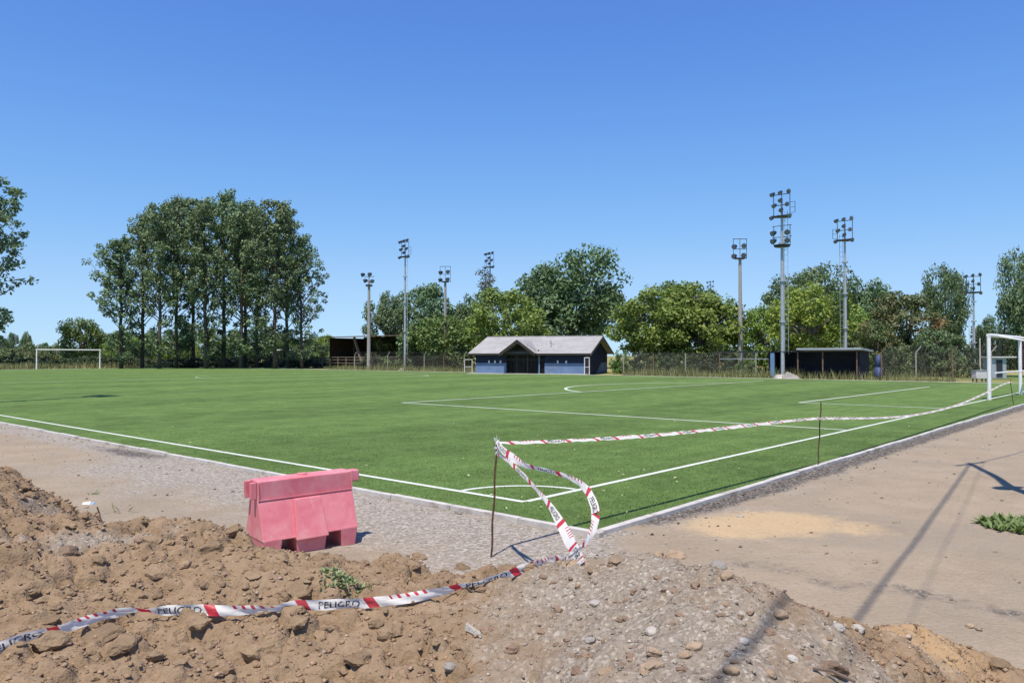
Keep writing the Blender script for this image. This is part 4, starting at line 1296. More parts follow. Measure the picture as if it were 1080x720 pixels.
# local axes: x from left (-L) to right (0); y backwards
WY = W_
th = 0.2
gx0, gx1 = -L_ + 3.05, -3.8
ridge_z = HE + 1.55
DADO = 1.02
def wall_ring(w, z0, z1):
    w.box(-L_, gx0, 0, th, z0, z1); w.box(gx1, 0, 0, th, z0, z1)
    for x0 in (-L_, -th):
        w.box(x0, x0 + th, th + .002, WY, z0, z1)
    w.box(-L_ + th + .002, -th - .002, WY - th, WY, z0, z1)
w = MB(); wall_ring(w, 0, DADO)
MB().hexa([(0.003, .01, 0), (0.006, .01, 0), (0.006, 4.3, 0), (0.003, 4.3, 0)], [(0.003, .01, DADO), (0.006, .01, DADO), (0.006, 6.6, DADO), (0.003, 6.6, DADO)]).build('gable_shade_panel', M['navy'], ch)  # shade on the front of the right gable, put in as a navy sheet
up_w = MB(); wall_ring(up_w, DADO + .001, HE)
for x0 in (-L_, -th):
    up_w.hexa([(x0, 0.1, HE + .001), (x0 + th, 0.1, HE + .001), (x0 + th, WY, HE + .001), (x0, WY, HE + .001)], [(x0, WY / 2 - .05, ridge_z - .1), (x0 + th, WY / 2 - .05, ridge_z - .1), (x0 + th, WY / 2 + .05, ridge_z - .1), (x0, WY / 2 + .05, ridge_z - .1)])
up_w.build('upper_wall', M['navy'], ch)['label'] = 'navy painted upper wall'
w.build('wall', M['blue_wall'], ch)
OV, OVE = 0.40, 0.62
slope = (ridge_z - HE) / (WY / 2)
rf = MB()
ze = HE - OV * slope
t_ = 0.07
def roofplane(y0, z0, y1, z1):
    rf.hexa([(-L_ - OVE, y0, z0), (OVE, y0, z0), (OVE, y1, z1), (-L_ - OVE, y1, z1)], [(-L_ - OVE, y0, z0 + t_), (OVE, y0, z0 + t_), (OVE, y1, z1 + t_), (-L_ - OVE, y1, z1 + t_)])
roofplane(-OV, ze, WY / 2 - .002, ridge_z); roofplane(WY / 2 + .002, ridge_z, WY + OV, ze)
roof = rf.build('roof', M['roof'], ch)
MB().bar((-L_ - OVE, WY / 2, ridge_z + t_ + .02), (OVE, WY / 2, ridge_z + t_ + .02), 0.22, 0.05).build('ridge_cap', M['roof'], roof)
fa = MB()
for sx in (OVE + .012, -L_ - OVE - .012):
    fa.hexa([(sx - .01, -OV, ze - .16), (sx + .01, -OV, ze - .16), (sx + .01, WY / 2, ridge_z - .16), (sx - .01, WY / 2, ridge_z - .16)],
            [(sx - .01, -OV, ze + t_ + .005), (sx + .01, -OV, ze + t_ + .005), (sx + .01, WY / 2, ridge_z + t_ + .005), (sx - .01, WY / 2, ridge_z + t_ + .005)])
    fa.hexa([(sx - .01, WY / 2, ridge_z - .16), (sx + .01, WY / 2, ridge_z - .16), (sx + .01, WY + OV, ze - .16), (sx - .01, WY + OV, ze - .16)],
            [(sx - .01, WY / 2, ridge_z + t_ + .005), (sx + .01, WY / 2, ridge_z + t_ + .005), (sx + .01, WY + OV, ze + t_ + .005), (sx - .01, WY + OV, ze + t_ + .005)])
fa.build('bargeboard', M['wood_grey'], roof)
MB().box(-L_ - OVE, OVE, -OV - .03, -OV - .004, ze - .10, ze + t_ - .01).build('gutter', M['fascia'], roof)
# porch: gable over the barred gate
pc = (gx0 + gx1) / 2 - 0.42; ph = 1.65; pz = HE + 1.12; pe = HE - 0.10
po = MB()
yb = WY / 2 * (pz - HE) / (ridge_z - HE)
for sgn in (-1, 1):
    po.hexa([(pc, -1.15, pz), (pc + sgn * ph, -1.15, pe), (pc + sgn * ph, 0.15, pe), (pc, yb + .25, pz)],
            [(pc, -1.15, pz + .07), (pc + sgn * ph, -1.15, pe + .07), (pc + sgn * ph, 0.15, pe + .07), (pc, yb + .25, pz + .07)])
proof = po.build('porch_roof', M['roof'], ch)
pf = MB()
for sgn in (-1, 1):
    pf.hexa([(pc, -1.19, pz - .22), (pc + sgn * ph * 1.04, -1.19, pe - .24), (pc + sgn * ph * 1.04, -1.155, pe - .24), (pc, -1.155, pz - .22)],
            [(pc, -1.19, pz + .08), (pc + sgn * ph * 1.04, -1.19, pe + .06), (pc + sgn * ph * 1.04, -1.155, pe + .06), (pc, -1.155, pz + .08)])
pf.build('porch_bargeboard', M['fascia'], proof)
gt = MB()
gt.bar((gx0, 0.1, 0.05), (gx1, 0.1, 0.05), 0.06); gt.bar((gx0, 0.1, 1.35), (gx1, 0.1, 1.35), 0.05); gt.bar((gx0, 0.1, HE), (gx1, 0.1, HE), 0.06)
x = gx0
k = 0
while x < gx1:
    zt_ = HE + max(0, (pz - 0.25 - HE) * (1 - abs(x - (gx0 + gx1) / 2) / ((gx1 - gx0) / 2)))
    gt.bar((x, 0.1, 0), (x, 0.1, zt_), 0.07 if k % 8 == 0 else 0.022); x += 0.13; k += 1
gt.build('gate_grille', M['grille'], ch)
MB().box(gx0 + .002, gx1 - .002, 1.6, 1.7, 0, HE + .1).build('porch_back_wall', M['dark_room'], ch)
for i, x in enumerate((-L_ + 1.35, -L_ + 1.95, -L_ + 2.5, -2.55, -1.75)):
    MB().box(x - 0.07, x + 0.07, -0.03, 0.02, HE - 0.98, HE - 0.72).build('vent', M['white_box'], ch)
MB().box(-L_ - 0.4, 0.5, -1.2, -0.003, -0.1, 0.06).build('floor_slab', M['concrete'], ch)
MB().box(-L_ + 5.4, -L_ + 5.52, -0.9, -0.85, 0.06, HE).build('porch_post', M['blue_post'], ch) if False else None
dd = MB().box(gx1 - .55, gx1 - .45, -0.06, -0.004, 0, HE - 0.2); dd.build('downpipe', M['blue_post'], ch)
an = MB(); an.bar((-3.6, 1.4, HE + .5), (-3.6, 1.4, HE + 1.2), 0.04); an.bar((-3.8, 1.4, HE + 1.0), (-3.3, 1.4, HE + 0.75), 0.03); an.build('roof_aerial', M['dark_steel'], ch)

# small gate frames beside the clubhouse
def gate_frame(px, d, wpx, top, label):
    x = (px - 540) / F_PX * d; ww = wpx / F_PX * d; h = zt(px, top, d)
    t = thing('gate_frame', label, 'gate', (x, d, 0))
    fr = MB(); 
    for e in (-ww / 2, ww / 2): fr.tube([(e, 0, 0), (e, 0, h)], 0.045, 6)
    fr.bar((-ww / 2, 0, h), (ww / 2, 0, h), 0.07); fr.bar((-ww / 2, 0, h * 0.45), (ww / 2, 0, h * 0.45), 0.05)
    fr.build('frame', M['white_box'], t)
    ms = MB()
    for k in range(9):
        e = -ww / 2 + ww * (k + 1) / 10; ms.bar((e, 0.01, 0.05), (e, 0.01, h * 0.45 if k % 2 else h), 0.012)
    ms.build('mesh', M['grey_wire'], t)
gate_frame(494, 77, 8, 379, 'pale pipe gate frame left of the clubhouse')
gate_frame(619, 68.2, 5, 377, 'pale pipe gate frame at the right corner of the clubhouse')

# ------------------------------------------------------------------ chain link fences along the far side
def fence(b0, b1, a, h, label, step=3.0, bent=True):
    t = thing('chain_link_fence', label, 'fence', PT(a, b0), math.atan2(TL.y, TL.x), 'chain link fences along the far side')
    L = b1 - b0; ms = MB()
    sp = 0.16; w = 0.006
    ext = h
    k = -h
    V, Fc = [], []
    while k < L:
        for sg in (1, -1):
            x0, x1 = (k, k + ext) if sg == 1 else (k + ext, k)
            z0, z1 = 0.05, h
            # clip in x
            q = []
            for (xa, za), (xb, zb) in (((x0, z0), (x1, z1)),):
                if xa > xb: xa, za, xb, zb = xb, zb, xa, za
                if xb <= 0 or xa >= L: break
                if xa < 0: za += (zb - za) * (0 - xa) / (xb - xa); xa = 0
                if xb > L: zb = za + (zb - za) * (L - xa) / (xb - xa); xb = L
                ms.bar((xa, 0.003 * sg, za), (xb, 0.003 * sg, zb), w)
        k += sp
    for zz in (h, h * 0.5, 0.1): ms.bar((0, 0.01, zz), (L, 0.01, zz), 0.012)
    ms.build('mesh', M['grey_wire'], t)
    n = int(L / step)
    for i in range(n + 1):
        x = i * L / n
        m = MB()
        pts = [(x, 0.04, -0.1), (x, 0.04, h)]
        if bent: pts += [(x - 0.10, 0.04, h + 0.12), (x - 0.32, 0.04, h + 0.42)]
        m.tube(pts, 0.045, 6); m.build('post', M['rust_pipe'] if i % 2 else M['pole_concrete'], t)
    if bent:
        bw = MB()
        for q in (0.15, 0.28, 0.42): bw.bar((-.05 - q * .6, 0.04, h + q), (L - .05 - q * .6, 0.04, h + q), 0.008)
        bw.build('barbed_wire', M['grey_wire'], t)
    return t
fence(50.5, 69, FAR_A + 2.2, 1.7, 'chain link fence with bent post tops between the stand and the clubhouse')
fence(19.0, 31.0, FAR_A + 2.2, 1.9, 'chain link fence in tall dry grass between clubhouse and dugout', 2.6, False)
fence(3.5, 10.0, FAR_A + 2.2, 1.9, 'chain link fence right of the dugout by the blue tarpaulin', 2.1)

# dark pipe frame above the middle fence
t = thing('pipe_railing', 'dark horizontal pipe rail running left from the dugout above the fence', 'railing', PT(FAR_A + 4.0, 18.3), math.atan2(TL.y, TL.x))
MB().bar((0, 0, 2.0), (5.2, 0, 2.0), 0.09).build('top_rail', M['dark_steel'], t)
MB().bar((0, 0, 1.45), (4.6, 0, 1.45), 0.06).build('middle_rail', M['pole_steel'], t)
for x in (0.05, 2.6, 5.1): MB().bar((x, 0, 0), (x, 0, 1.953), 0.07).build('post', M['dark_steel'], t)

# ------------------------------------------------------------------ dugout
dl = 6.6
dg = thing('dugout', 'dark open fronted dugout with a thin grey roof behind the pitch', 'shelter', PT(FAR_A + 2.0, 11.4), math.atan2(TL.y, TL.x))
# local x along touchline (to the left in the picture), y = towards the pitch is +? (TL rotated +90 = -GL)
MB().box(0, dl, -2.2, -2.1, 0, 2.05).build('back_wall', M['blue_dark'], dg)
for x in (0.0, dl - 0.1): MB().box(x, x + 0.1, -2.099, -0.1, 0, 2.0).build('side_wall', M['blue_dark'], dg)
r_ = MB().hexa([(-.25, -2.4, 1.98), (dl - 2.3, -2.4, 1.98), (dl - 2.3, 0.35, 2.12), (-.25, 0.35, 2.12)], [(-.25, -2.4, 2.10), (dl - 2.3, -2.4, 2.10), (dl - 2.3, 0.35, 2.26), (-.25, 0.35, 2.26)]).build('roof', M['pole_steel'], dg)
MB().hexa([(dl - 2.29, -2.3, 1.90), (dl + .1, -2.3, 1.90), (dl + .1, 0.1, 1.98), (dl - 2.29, 0.1, 1.98)], [(dl - 2.29, -2.3, 1.95), (dl + .1, -2.3, 1.95), (dl + .1, 0.1, 2.03), (dl - 2.29, 0.1, 2.03)]).build('low_roof', M['dark_steel'], dg)
MB().box(0.3, dl - .4, -1.9, -1.5, 0.40, 0.46).build('bench', M['wood_dark'], dg)
for x in (0.15, 2.5, 4.3): MB().tube([(x, 0.05, 0), (x, 0.05, 1.97)], 0.05, 6).build('front_post', M['rust_pipe'], dg)
MB().box(dl - 0.55, dl - 0.25, 0.0, 0.12, 0, 1.9).build('side_column', M['blue_post'], dg)
hp = MB(); hp.hexa([(4.0, 0.15, 0), (5.3, 0.15, 0), (5.3, 0.6, 0), (4.0, 0.6, 0)], [(4.3, 0.2, 0.25), (5.0, 0.2, 0.5), (5.0, 0.5, 0.5), (4.3, 0.5, 0.25)])
o = hp.build('rubble_block', M['pole_concrete'], None); o.location = dg.location; o.rotation_euler = dg.rotation_euler
tag(o, 'sloping concrete block at the foot of the tallest mast', 'concrete block')
tp = MB()
import itertools
prev = None
N = 12
pts_t = [Vector((-1.0 + 0.05 * math.sin(i * 1.7), 0.12 * math.sin(i * 2.3), 0)) for i in range(N)]
ring = lambda z, s: [Vector((-1.15 + s * 0.26 * math.cos(a) * (1 + .12 * math.sin(3 * a)), -0.4 + s * 0.25 * math.sin(a) * (1 + .15 * math.cos(4 * a)), z)) for a in np.linspace(0, 2 * math.pi, 13)[:-1]]
tp.hexa(ring(0, 1.25), ring(0.9, 0.95)); tp.hexa(ring(0.9005, 0.95), ring(1.75, 0.55))
o = tp.build('tarpaulin', M['blue_tarp'], None, smooth=True); o.location = dg.location; o.rotation_euler = dg.rotation_euler
tag(o, 'blue tarpaulin bundle standing at the right end of the dugout', 'tarpaulin')

# ------------------------------------------------------------------ the covered stand at the far left
sb = thing('spectator_stand', 'dark timber stand with a thin flat roof beyond the far left of the pitch', 'stand', PT(56, 66.5), math.atan2(TL.y, TL.x))
SL = 16.5; SHT = 4.15
MB().hexa([(-1.5, -6, SHT + .25), (SL + .4, -6, SHT + .25), (SL + .4, 1.2, SHT), (-1.5, 1.2, SHT)], [(-1.5, -6, SHT + .35), (SL + .4, -6, SHT + .35), (SL + .4, 1.2, SHT + .11), (-1.5, 1.2, SHT + .11)]).build('roof', M['rust_pipe'], sb)
MB().box(0, SL, -6, -5.9, 0, SHT + .2).build('back_wall', M['wood_dark'], sb)
MB().box(SL - .1, SL, -5.899, -0.2, 0, SHT).build('side_wall', M['wood_dark'], sb)
for i in range(5):
    MB().box(0.2, SL - .2, -1.2 - i * 1.0, -0.9 - i * 1.0, 0.5 + i * 0.42, 0.58 + i * 0.42).build('bench', M['wood_dark'], sb)
for x in (0.1, 5.5, 11, SL - .15): MB().bar((x, -0.1, 0), (x, -0.1, SHT + .02), 0.14).build('post', M['wood_dark'], sb)
MB().bar((SL - 7.5, 0.2, 0.9), (SL - 5.9, 0.2, SHT - .05), 0.30, 0.2).build('leaning_strut', M['wood_grey'], sb)
rl = MB()
for zz in (0.75, 1.15, 1.5): rl.bar((1, 0.6, zz), (SL + 3.0, 0.6, zz), 0.07)
for k in range(11): rl.bar((1 + k * 1.8, 0.6, 0), (1 + k * 1.8, 0.6, 1.5), 0.09)
rl.build('front_railing', M['wood_grey'], sb)
ae = MB(); ae.bar((SL - 6, -2, SHT + .3), (SL - 6, -2, SHT + 1.7), 0.04); ae.bar((SL - 6.8, -2, SHT + 1.5), (SL - 5.2, -2, SHT + 1.25), 0.04); ae.bar((SL - 6.5, -2, SHT + 1.6), (SL - 6.4, -2, SHT + 1.3), 0.03)
ae.build('aerial', M['dark_steel'], sb)
br = MB()
for k in range(7): br.bar((0.1 - k * .12, -0.8 - .2 * k, 0), (-0.3 - k * .22, -.6 - .2 * k, 1.4 + (k * 37 % 5) * .3), 0.05)
br.build('broken_planks', M['rust_pipe'], sb)

# ------------------------------------------------------------------ goals
def goal(label, p0, p1, h, r=0.06, net=True, far=False):
    d = (p1 - p0); L = d.length
    t = thing('football_goal', label, 'goal', p0, math.atan2(d.y, d.x))
    for x in (0, L): MB().tube([(x, 0, -0.02), (x, 0, h)], r, 12).build('post', M['white_paint'], t)
    MB().tube([(-r, 0, h), (L + r, 0, h)], r, 12).build('crossbar', M['white_paint'], t)
    return t
gp0, gp1 = G(1043.5, 421.6, 0.03), G(1076.3, 415.8, 0.03)
gh = zt(1043.5, 352.6, gp0.y) - 0.06
gd = (gp1 - gp0).normalized(); 
g1 = goal('near white football goal at the right end of the pitch', gp0, gp1, gh, 0.068)
# stanchions lean back behind the goal line (local -y is behind), a rail across the back and the net on its far half
Lg = (gp1 - gp0).length
MB().tube([(1.4, 0.0, gh), (2.2, -0.95, gh - 0.22)], 0.035, 8).build('net_stanchion', M['white_paint'], g1)
MB().tube([(Lg, -0.05, gh), (Lg + .05, -1.0, gh - 0.12)], 0.035, 8).build('net_stanchion', M['white_paint'], g1)
MB().tube([(0.06, -0.2, 1.02), (Lg - 0.06, -0.2, 1.02)], 0.03, 8).build('back_rail', M['white_paint'], g1)
nt = MB()
for k in range(15):
    z = 0.85 + k * (gh - 0.95) / 14
    nt.bar((Lg + 0.02, -0.08, z), (Lg + 0.05, -1.0, z - 0.05), 0.008)
for k in range(8):
    y = -0.08 - k * 0.13
    nt.bar((Lg + 0.03, y, 0.85), (Lg + 0.03, y, gh - 0.05), 0.008)
nt.build('net', M['net'], g1)
gc = AT(73, 380, 97.0)
goal('far white football goal at the left end of the pitch', Vector((gc.x, gc.y, 0)) - GL * 3.66, Vector((gc.x, gc.y, 0)) + GL * 3.66, 2.44, 0.075)
q = AT(288, 380, 125); q2 = AT(328, 380, 127)
goal('small pale goal on the field behind the poplar grove', Vector((q.x, q.y, 0)), Vector((q2.x, q2.y, 0)), zt(288, 369, 125), 0.07)

# white box and grey sheet hut behind the near goal
def at_ground(px, d): return Vector(((px - 540) / F_PX * d, d, 0))
o = thing('storage_box', 'white metal box on short legs left of the near goal', 'box', at_ground(1032.5, 50))
MB().box(-.36, .36, -.25, .25, 0.22, 0.72).build('body', M['white_box'], o, bevel=0.015)
for sx, sy in ((-.3, -.2), (.3, -.2), (-.3, .2), (.3, .2)): MB().box(sx - .03, sx + .03, sy - .03, sy + .03, 0, 0.219).build('leg', M['dark_steel'], o)
MB().box(-.39, .39, -.28, .28, 0.722, 0.76).build('lid', M['pole_steel'], o)
o = thing('ticket_hut', 'small grey sheet metal hut with a flat roof behind the near goal', 'hut', at_ground(1049, 58))
MB().box(-.55, .55, -.5, .5, 0, 1.55).build('wall', M['pole_steel'], o)
MB().box(-.7, 1.2, -.7, .7, 1.552, 1.64).build('roof', M['white_box'], o)
MB().box(-.2, .25, -.53, -.503, 0.1, 1.4).build('door', M['dark_steel'], o)
o = MB().tube([(0, 0, 0), (0.1, 0, 1.6), (0.45, 0, 2.6), (0.75, 0, 3.6), (0.8, 0, 4.6)], [0.13, 0.11, 0.10, 0.09, 0.05], 8).build('bare_trunk', M['bark_pale'])
o.location = at_ground(1050, 64); tag(o, 'pale crooked bare tree trunk behind the near goal', 'tree trunk')
o = MB().tube([(0, 0, 0), (0, 0, 3.2)], [0.06, 0.05], 8).build('pipe_post', M['white_box'])
o.location = at_ground(1033.5, 66); tag(o, 'thin white post just right of the most distant mast', 'post')
# ------------------------------------------------------------------ barrier
th_b = R(38)
bp = G(378, 572.5)
bo = thing('traffic_barrier', 'faded pink red plastic traffic barrier behind the soil heap', 'barrier', (bp.x, bp.y, -0.01), th_b)
# local x along the barrier (0 right end, -Lb left end), y towards the back
bo.rotation_euler = (0, R(-0.9), th_b)
Lb, Hb, hw = 0.875, 0.655, 0.215
prof = [(-hw, 0.155), (-hw + 0.012, 0.185), (-0.105, 0.475), (-0.095, 0.485), (-0.098, 0.645), (-0.088, Hb), (0.088, Hb), (0.098, 0.645), (0.095, 0.485), (0.105, 0.475), (hw - 0.012, 0.185), (hw, 0.155)]
b_ = MB()
b_.hexa([(-Lb, hw + y, z) for y, z in prof], [(0, hw + y, z) for y, z in prof])
body_b = b_.build('body', M['barrier'], bo, bevel=0.008)
for x0, x1 in ((-0.17, -0.005), (-0.585, -0.30), (-Lb + 0.005, -Lb + 0.17)):
    f_ = MB(); f_.hexa([(x0 + .02, 0.012, 0), (x1 - .02, 0.012, 0), (x1 - .02, 2 * hw - .012, 0), (x0 + .02, 2 * hw - .012, 0)], [(x0, 0.002, 0.158), (x1, 0.002, 0.158), (x1, 2 * hw - .002, 0.158), (x0, 2 * hw - .002, 0.158)])
    f_.build('foot', M['barrier'], bo, bevel=0.008)
rb = MB()
rb.hexa([(-0.59, -0.030, 0.135), (-0.295, -0.030, 0.135), (-0.295, 0.05, 0.135), (-0.59, 0.05, 0.135)], [(-0.565, 0.086, 0.470), (-0.32, 0.086, 0.470), (-0.32, 0.13, 0.47), (-0.565, 0.13, 0.47)])
rb.build('rib', M['barrier'], bo, bevel=0.008)
lg = MB(); lg.box(0.002, 0.10, hw - .05, hw + .05, 0.545, 0.648); lg.build('connector_lug', M['barrier'], bo, bevel=0.012)
lg = MB(); lg.box(-Lb - 0.055, -Lb - .002, hw - .085, hw - .05, 0.50, 0.645); lg.box(-Lb - 0.055, -Lb - .002, hw + .05, hw + .085, 0.50, 0.645); lg.build('connector_socket', M['barrier'], bo, bevel=0.006)
lg = MB().tube([(-Lb / 2, hw, Hb - .004), (-Lb / 2, hw, Hb + 0.012)], 0.045, 14); lg.build('filler_cap', M['barrier'], bo)
sm_ = MB()
for x in (-Lb + 0.004, -0.008): sm_.bar((x, hw - 0.108, 0.49), (x, hw - 0.100, 0.64), 0.010)
sm_.bar((-Lb + .01, hw - .1045, 0.49), (-.01, hw - .1045, 0.49), 0.010); sm_.build('moulded_seam', M['barrier'], bo)

# ------------------------------------------------------------------ stakes
def stake(base, top, label, r=0.008):
    b = Vector(base); t = Vector(top)
    d = t - b
    mb = MB(); n = max(8, int(d.length / 0.03)); 
    pts = [d * (i / n) + Vector((0.004 * math.sin(i * .5), 0, 0)) for i in range(-3, n + 1)]
    mb.tube(pts, [r * (1.12 if i % 2 else 0.95) for i in range(len(pts))], 7)
    o = mb.build('rebar_stake', M['rust']); o.location = b
    return tag(o, label, 'stake', 'rusty stakes holding the tape')
S1b = G(518, 586.5); S1t = AT(524, 463, S1b.y + 0.03)
S2b = G(862.5, 493); S2t = AT(866, 424, S2b.y)
S3b = G(1069, 428); S3t = AT(1065.5, 400.5, S3b.y)
stake(S1b, S1t, 'nearest rusty rod stake, with tape bunched round its top', 0.0085)
stake(S2b, S2t, 'rusty rod stake at the kerb in the middle of the tape run', 0.009)
stake(S3b, S3t, 'thin rod stake in front of the near goal holding the far end of the tape', 0.012)

# ------------------------------------------------------------------ warning tape
def catmull(P, n):
    P = [Vector(p) for p in P]; Q = [P[0] * 2 - P[1]] + P + [P[-1] * 2 - P[-2]]
    out = []
    for i in range(1, len(Q) - 2):
        for k in range(n):
            t = k / n
            a, b, c, d = Q[i - 1], Q[i], Q[i + 1], Q[i + 2]
            out.append(0.5 * ((2 * b) + (c - a) * t + (2 * a - 5 * b + 4 * c - d) * t * t + (3 * b - a - 3 * c + d) * t ** 3))
    out.append(P[-1]); return out
def text_tris():
    cu = bpy.data.curves.new('word', 'FONT'); cu.body = 'PELIGRO'; cu.size = 1.0; cu.offset = 0.014; cu.resolution_u = 2
    ob = bpy.data.objects.new('word', cu); COL.objects.link(ob)
    bpy.context.view_layer.update()
    me = bpy.data.meshes.new_from_object(ob.evaluated_get(bpy.context.evaluated_depsgraph_get()))
    bpy.data.objects.remove(ob)
    bm = bmesh.new(); bm.from_mesh(me)
    bmesh.ops.triangulate(bm, faces=bm.faces)
    bmesh.ops.subdivide_edges(bm, edges=[e for e in bm.edges if e.calc_length() > 0.12], cuts=2)
    bmesh.ops.triangulate(bm, faces=bm.faces)
    V = np.array([v.co[:] for v in bm.verts]); F = [[v.index for v in f.verts] for f in bm.faces]
    bm.free(); bpy.data.meshes.remove(me)
    V[:, 0] = (V[:, 0] - V[:, 0].min()) / (V[:, 0].max() - V[:, 0].min())
    V[:, 1] = (V[:, 1] - V[:, 1].min()) / (V[:, 1].max() - V[:, 1].min())
    return V, F
TXT_V, TXT_F = text_tris()
REP = 0.78
def ribbon(name, pts, width, twist, label, group=None, off=0.0, words=True, sub=8, cross=4, wave=0.0, seed=1):
    """pts: path; width: full width at each path point; twist: angle of the cross direction from 'up' at each point"""
    n = len(pts)
    P = catmull(pts, sub)
    m = len(P)
    wv = np.interp(np.linspace(0, n - 1, m), range(n), width)
    tv = np.interp(np.linspace(0, n - 1, m), range(n), twist)
    s = [0.0]
    for i in range(1, m): s.append(s[-1] + (P[i] - P[i - 1]).length)
    fr = []
    rr = random.Random(seed)
    for i in range(m):
        t = (P[min(i + 1, m - 1)] - P[max(i - 1, 0)]).normalized()
        view = (Vector((0, 0, EYE)) - P[i]).normalized()
        up = view.cross(t)
        up = up.normalized() if up.length > 1e-4 else Vector((0, 0, 1))
        if up.z < 0: up = -up
        nrm = t.cross(up).normalized()
        if nrm.dot(view) < 0: nrm = -nrm
        c = up * math.cos(tv[i]) + nrm * math.sin(tv[i])
        n2 = t.cross(c).normalized()
        if n2.dot(view) < 0: n2 = -n2
        fr.append((P[i], c, n2))
    V, F, UV = [], [], []
    for i in range(m):
        p, c, n2 = fr[i]
        for k in range(cross + 1):
            w = k / cross - 0.5
            curl = wave * math.sin(s[i] * 31 + k * 1.9) + wave * 0.7 * math.sin(s[i] * 13 + 1)
            V.append(p + c * (w * wv[i]) + n2 * (curl + 0.12 * wv[i] * (0.25 - w * w)))
            UV.append((s[i] + off, w + 0.5))
    for i in range(m - 1):
        for k in range(cross):
            a = i * (cross + 1) + k
            F.append([a, a + cross + 1, a + cross + 2, a + 1])
    me = bpy.data.meshes.new(name); me.from_pydata([tuple(v) for v in V], [], F)
    uvl = me.uv_layers.new(name='UVMap')
    for lp in me.loops: uvl.data[lp.index].uv = UV[lp.vertex_index]
    me.polygons.foreach_set('use_smooth', [True] * len(me.polygons)); me.update()
    me.materials.append(M['tape'])
    o = bpy.data.objects.new(name, me); link(o); tag(o, label, 'warning tape', group)
    if words:
        sv = np.array(s)
        kmin = int(math.floor((off) / REP)) - 1
        for k in range(kmin, kmin + int(s[-1] / REP) + 4):
            u0 = k * REP + 0.12 * REP - off + (REP if False else 0)
            u1 = u0 + 0.30 * REP
            if u0 < 0 or u1 > s[-1]: continue
            u0 += rr.uniform(-.02, .02); u1 = u0 + rr.uniform(0.26, 0.31) * REP
            TV, base = [], 0
            # reading direction: along the picture from left to right
            ia = min(int(np.searchsorted(sv, (u0 + u1) / 2)), m - 1)
            pa, pb = fr[max(ia - 1, 0)][0], fr[min(ia + 1, m - 1)][0]
            rightward = (pb.x / pb.y) >= (pa.x / pa.y)
            for vx, vy, _ in TXT_V:
                uu = u0 + (vx if rightward else 1 - vx) * (u1 - u0)
                i = min(max(int(np.searchsorted(sv, uu)) - 1, 0), m - 2)
                f = (uu - sv[i]) / max(1e-6, sv[i + 1] - sv[i])
                p = fr[i][0].lerp(fr[i + 1][0], f); c = fr[i][1].lerp(fr[i + 1][1], f).normalized(); n2 = fr[i][2].lerp(fr[i + 1][2], f).normalized()
                ww = wv[i] + (wv[i + 1] - wv[i]) * f
                w = (vy - 0.5) * 0.62
                kk = (w + 0.5) * cross
                curl = wave * math.sin(uu * 31 + kk * 1.9) + wave * 0.7 * math.sin(uu * 13 + 1)
                TV.append(p + c * (w * ww) + n2 * (curl + 0.12 * ww * (0.25 - w * w) + 0.0022))
            me = bpy.data.meshes.new('lettering'); me.from_pydata([tuple(v) for v in TV], [], TXT_F); me.update(); me.materials.append(M['ink'])
            lo = bpy.data.objects.new('lettering', me); link(lo, o)
    return o
# tape lying across the heap
rtw = random.Random(14)
lay = [(-30, 704, 12, .2), (0, 691, 12, .2), (25, 679, 10, .3), (60, 668, 7, .7), (85, 661, 8, .3), (101, 657, 8, .2), (109, 661, 6, .2), (118, 653, 8, .2), (135, 649.5, 6, .9), (155, 649, 6, .9), (175, 651, 10, .3),
       (200, 651.5, 11, .15), (228, 652, 11, .1), (255, 652, 9, .5), (285, 650.5, 9, .6), (315, 649, 10, .4), (338, 646, 12, .2), (362, 643, 11, .2), (390, 641.5, 11, .15), (420, 639, 12, .1), (452, 635, 12, .15), (478, 629.5, 9, .6), (500, 622, 6, 1.0),
       (522, 615, 7, .8), (545, 607, 8, .5), (566, 600, 8, .5), (584, 594.5, 9, .3), (594, 590, 10, .2)]
pts, wd, tw = [], [], []
for px, py, w, t in lay:
    p = hit(px, py)
    if p.y > 4.7: p = AT(px, py, 4.62)
    top = max(hz(p.x + ddx, p.y + ddy) for ddx in (-.04, 0, .04) for ddy in (-.05, -.02, 0, .03))
    zlift = 0.020
    pts.append(Vector((p.x, p.y - 0.02, max(p.z, top) + zlift - 0.008))); wd.append(0.052 * min(1.0, 0.55 + w / 24)); tw.append(t * 1.25 + rtw.uniform(-.35, .35))
for it in range(4):
    q = [p.copy() for p in pts]
    for i in range(1, len(pts) - 1):
        pts[i] = q[i] * 0.4 + (q[i - 1] + q[i + 1]) * 0.3
        if it > 1: pts[i].z = max(pts[i].z, max(hz(pts[i].x + ex, pts[i].y + ey) for ex in (-.06, 0, .06) for ey in (-.06, -.03, 0, .02)) - (0.002 if pts[i].x < -2.3 else 0.004))
ribbon('warning_tape', pts, wd, tw, 'red and white printed warning tape lying across the soil heap', 'red and white warning tapes', off=0.02, wave=0.0045, sub=14, seed=3)
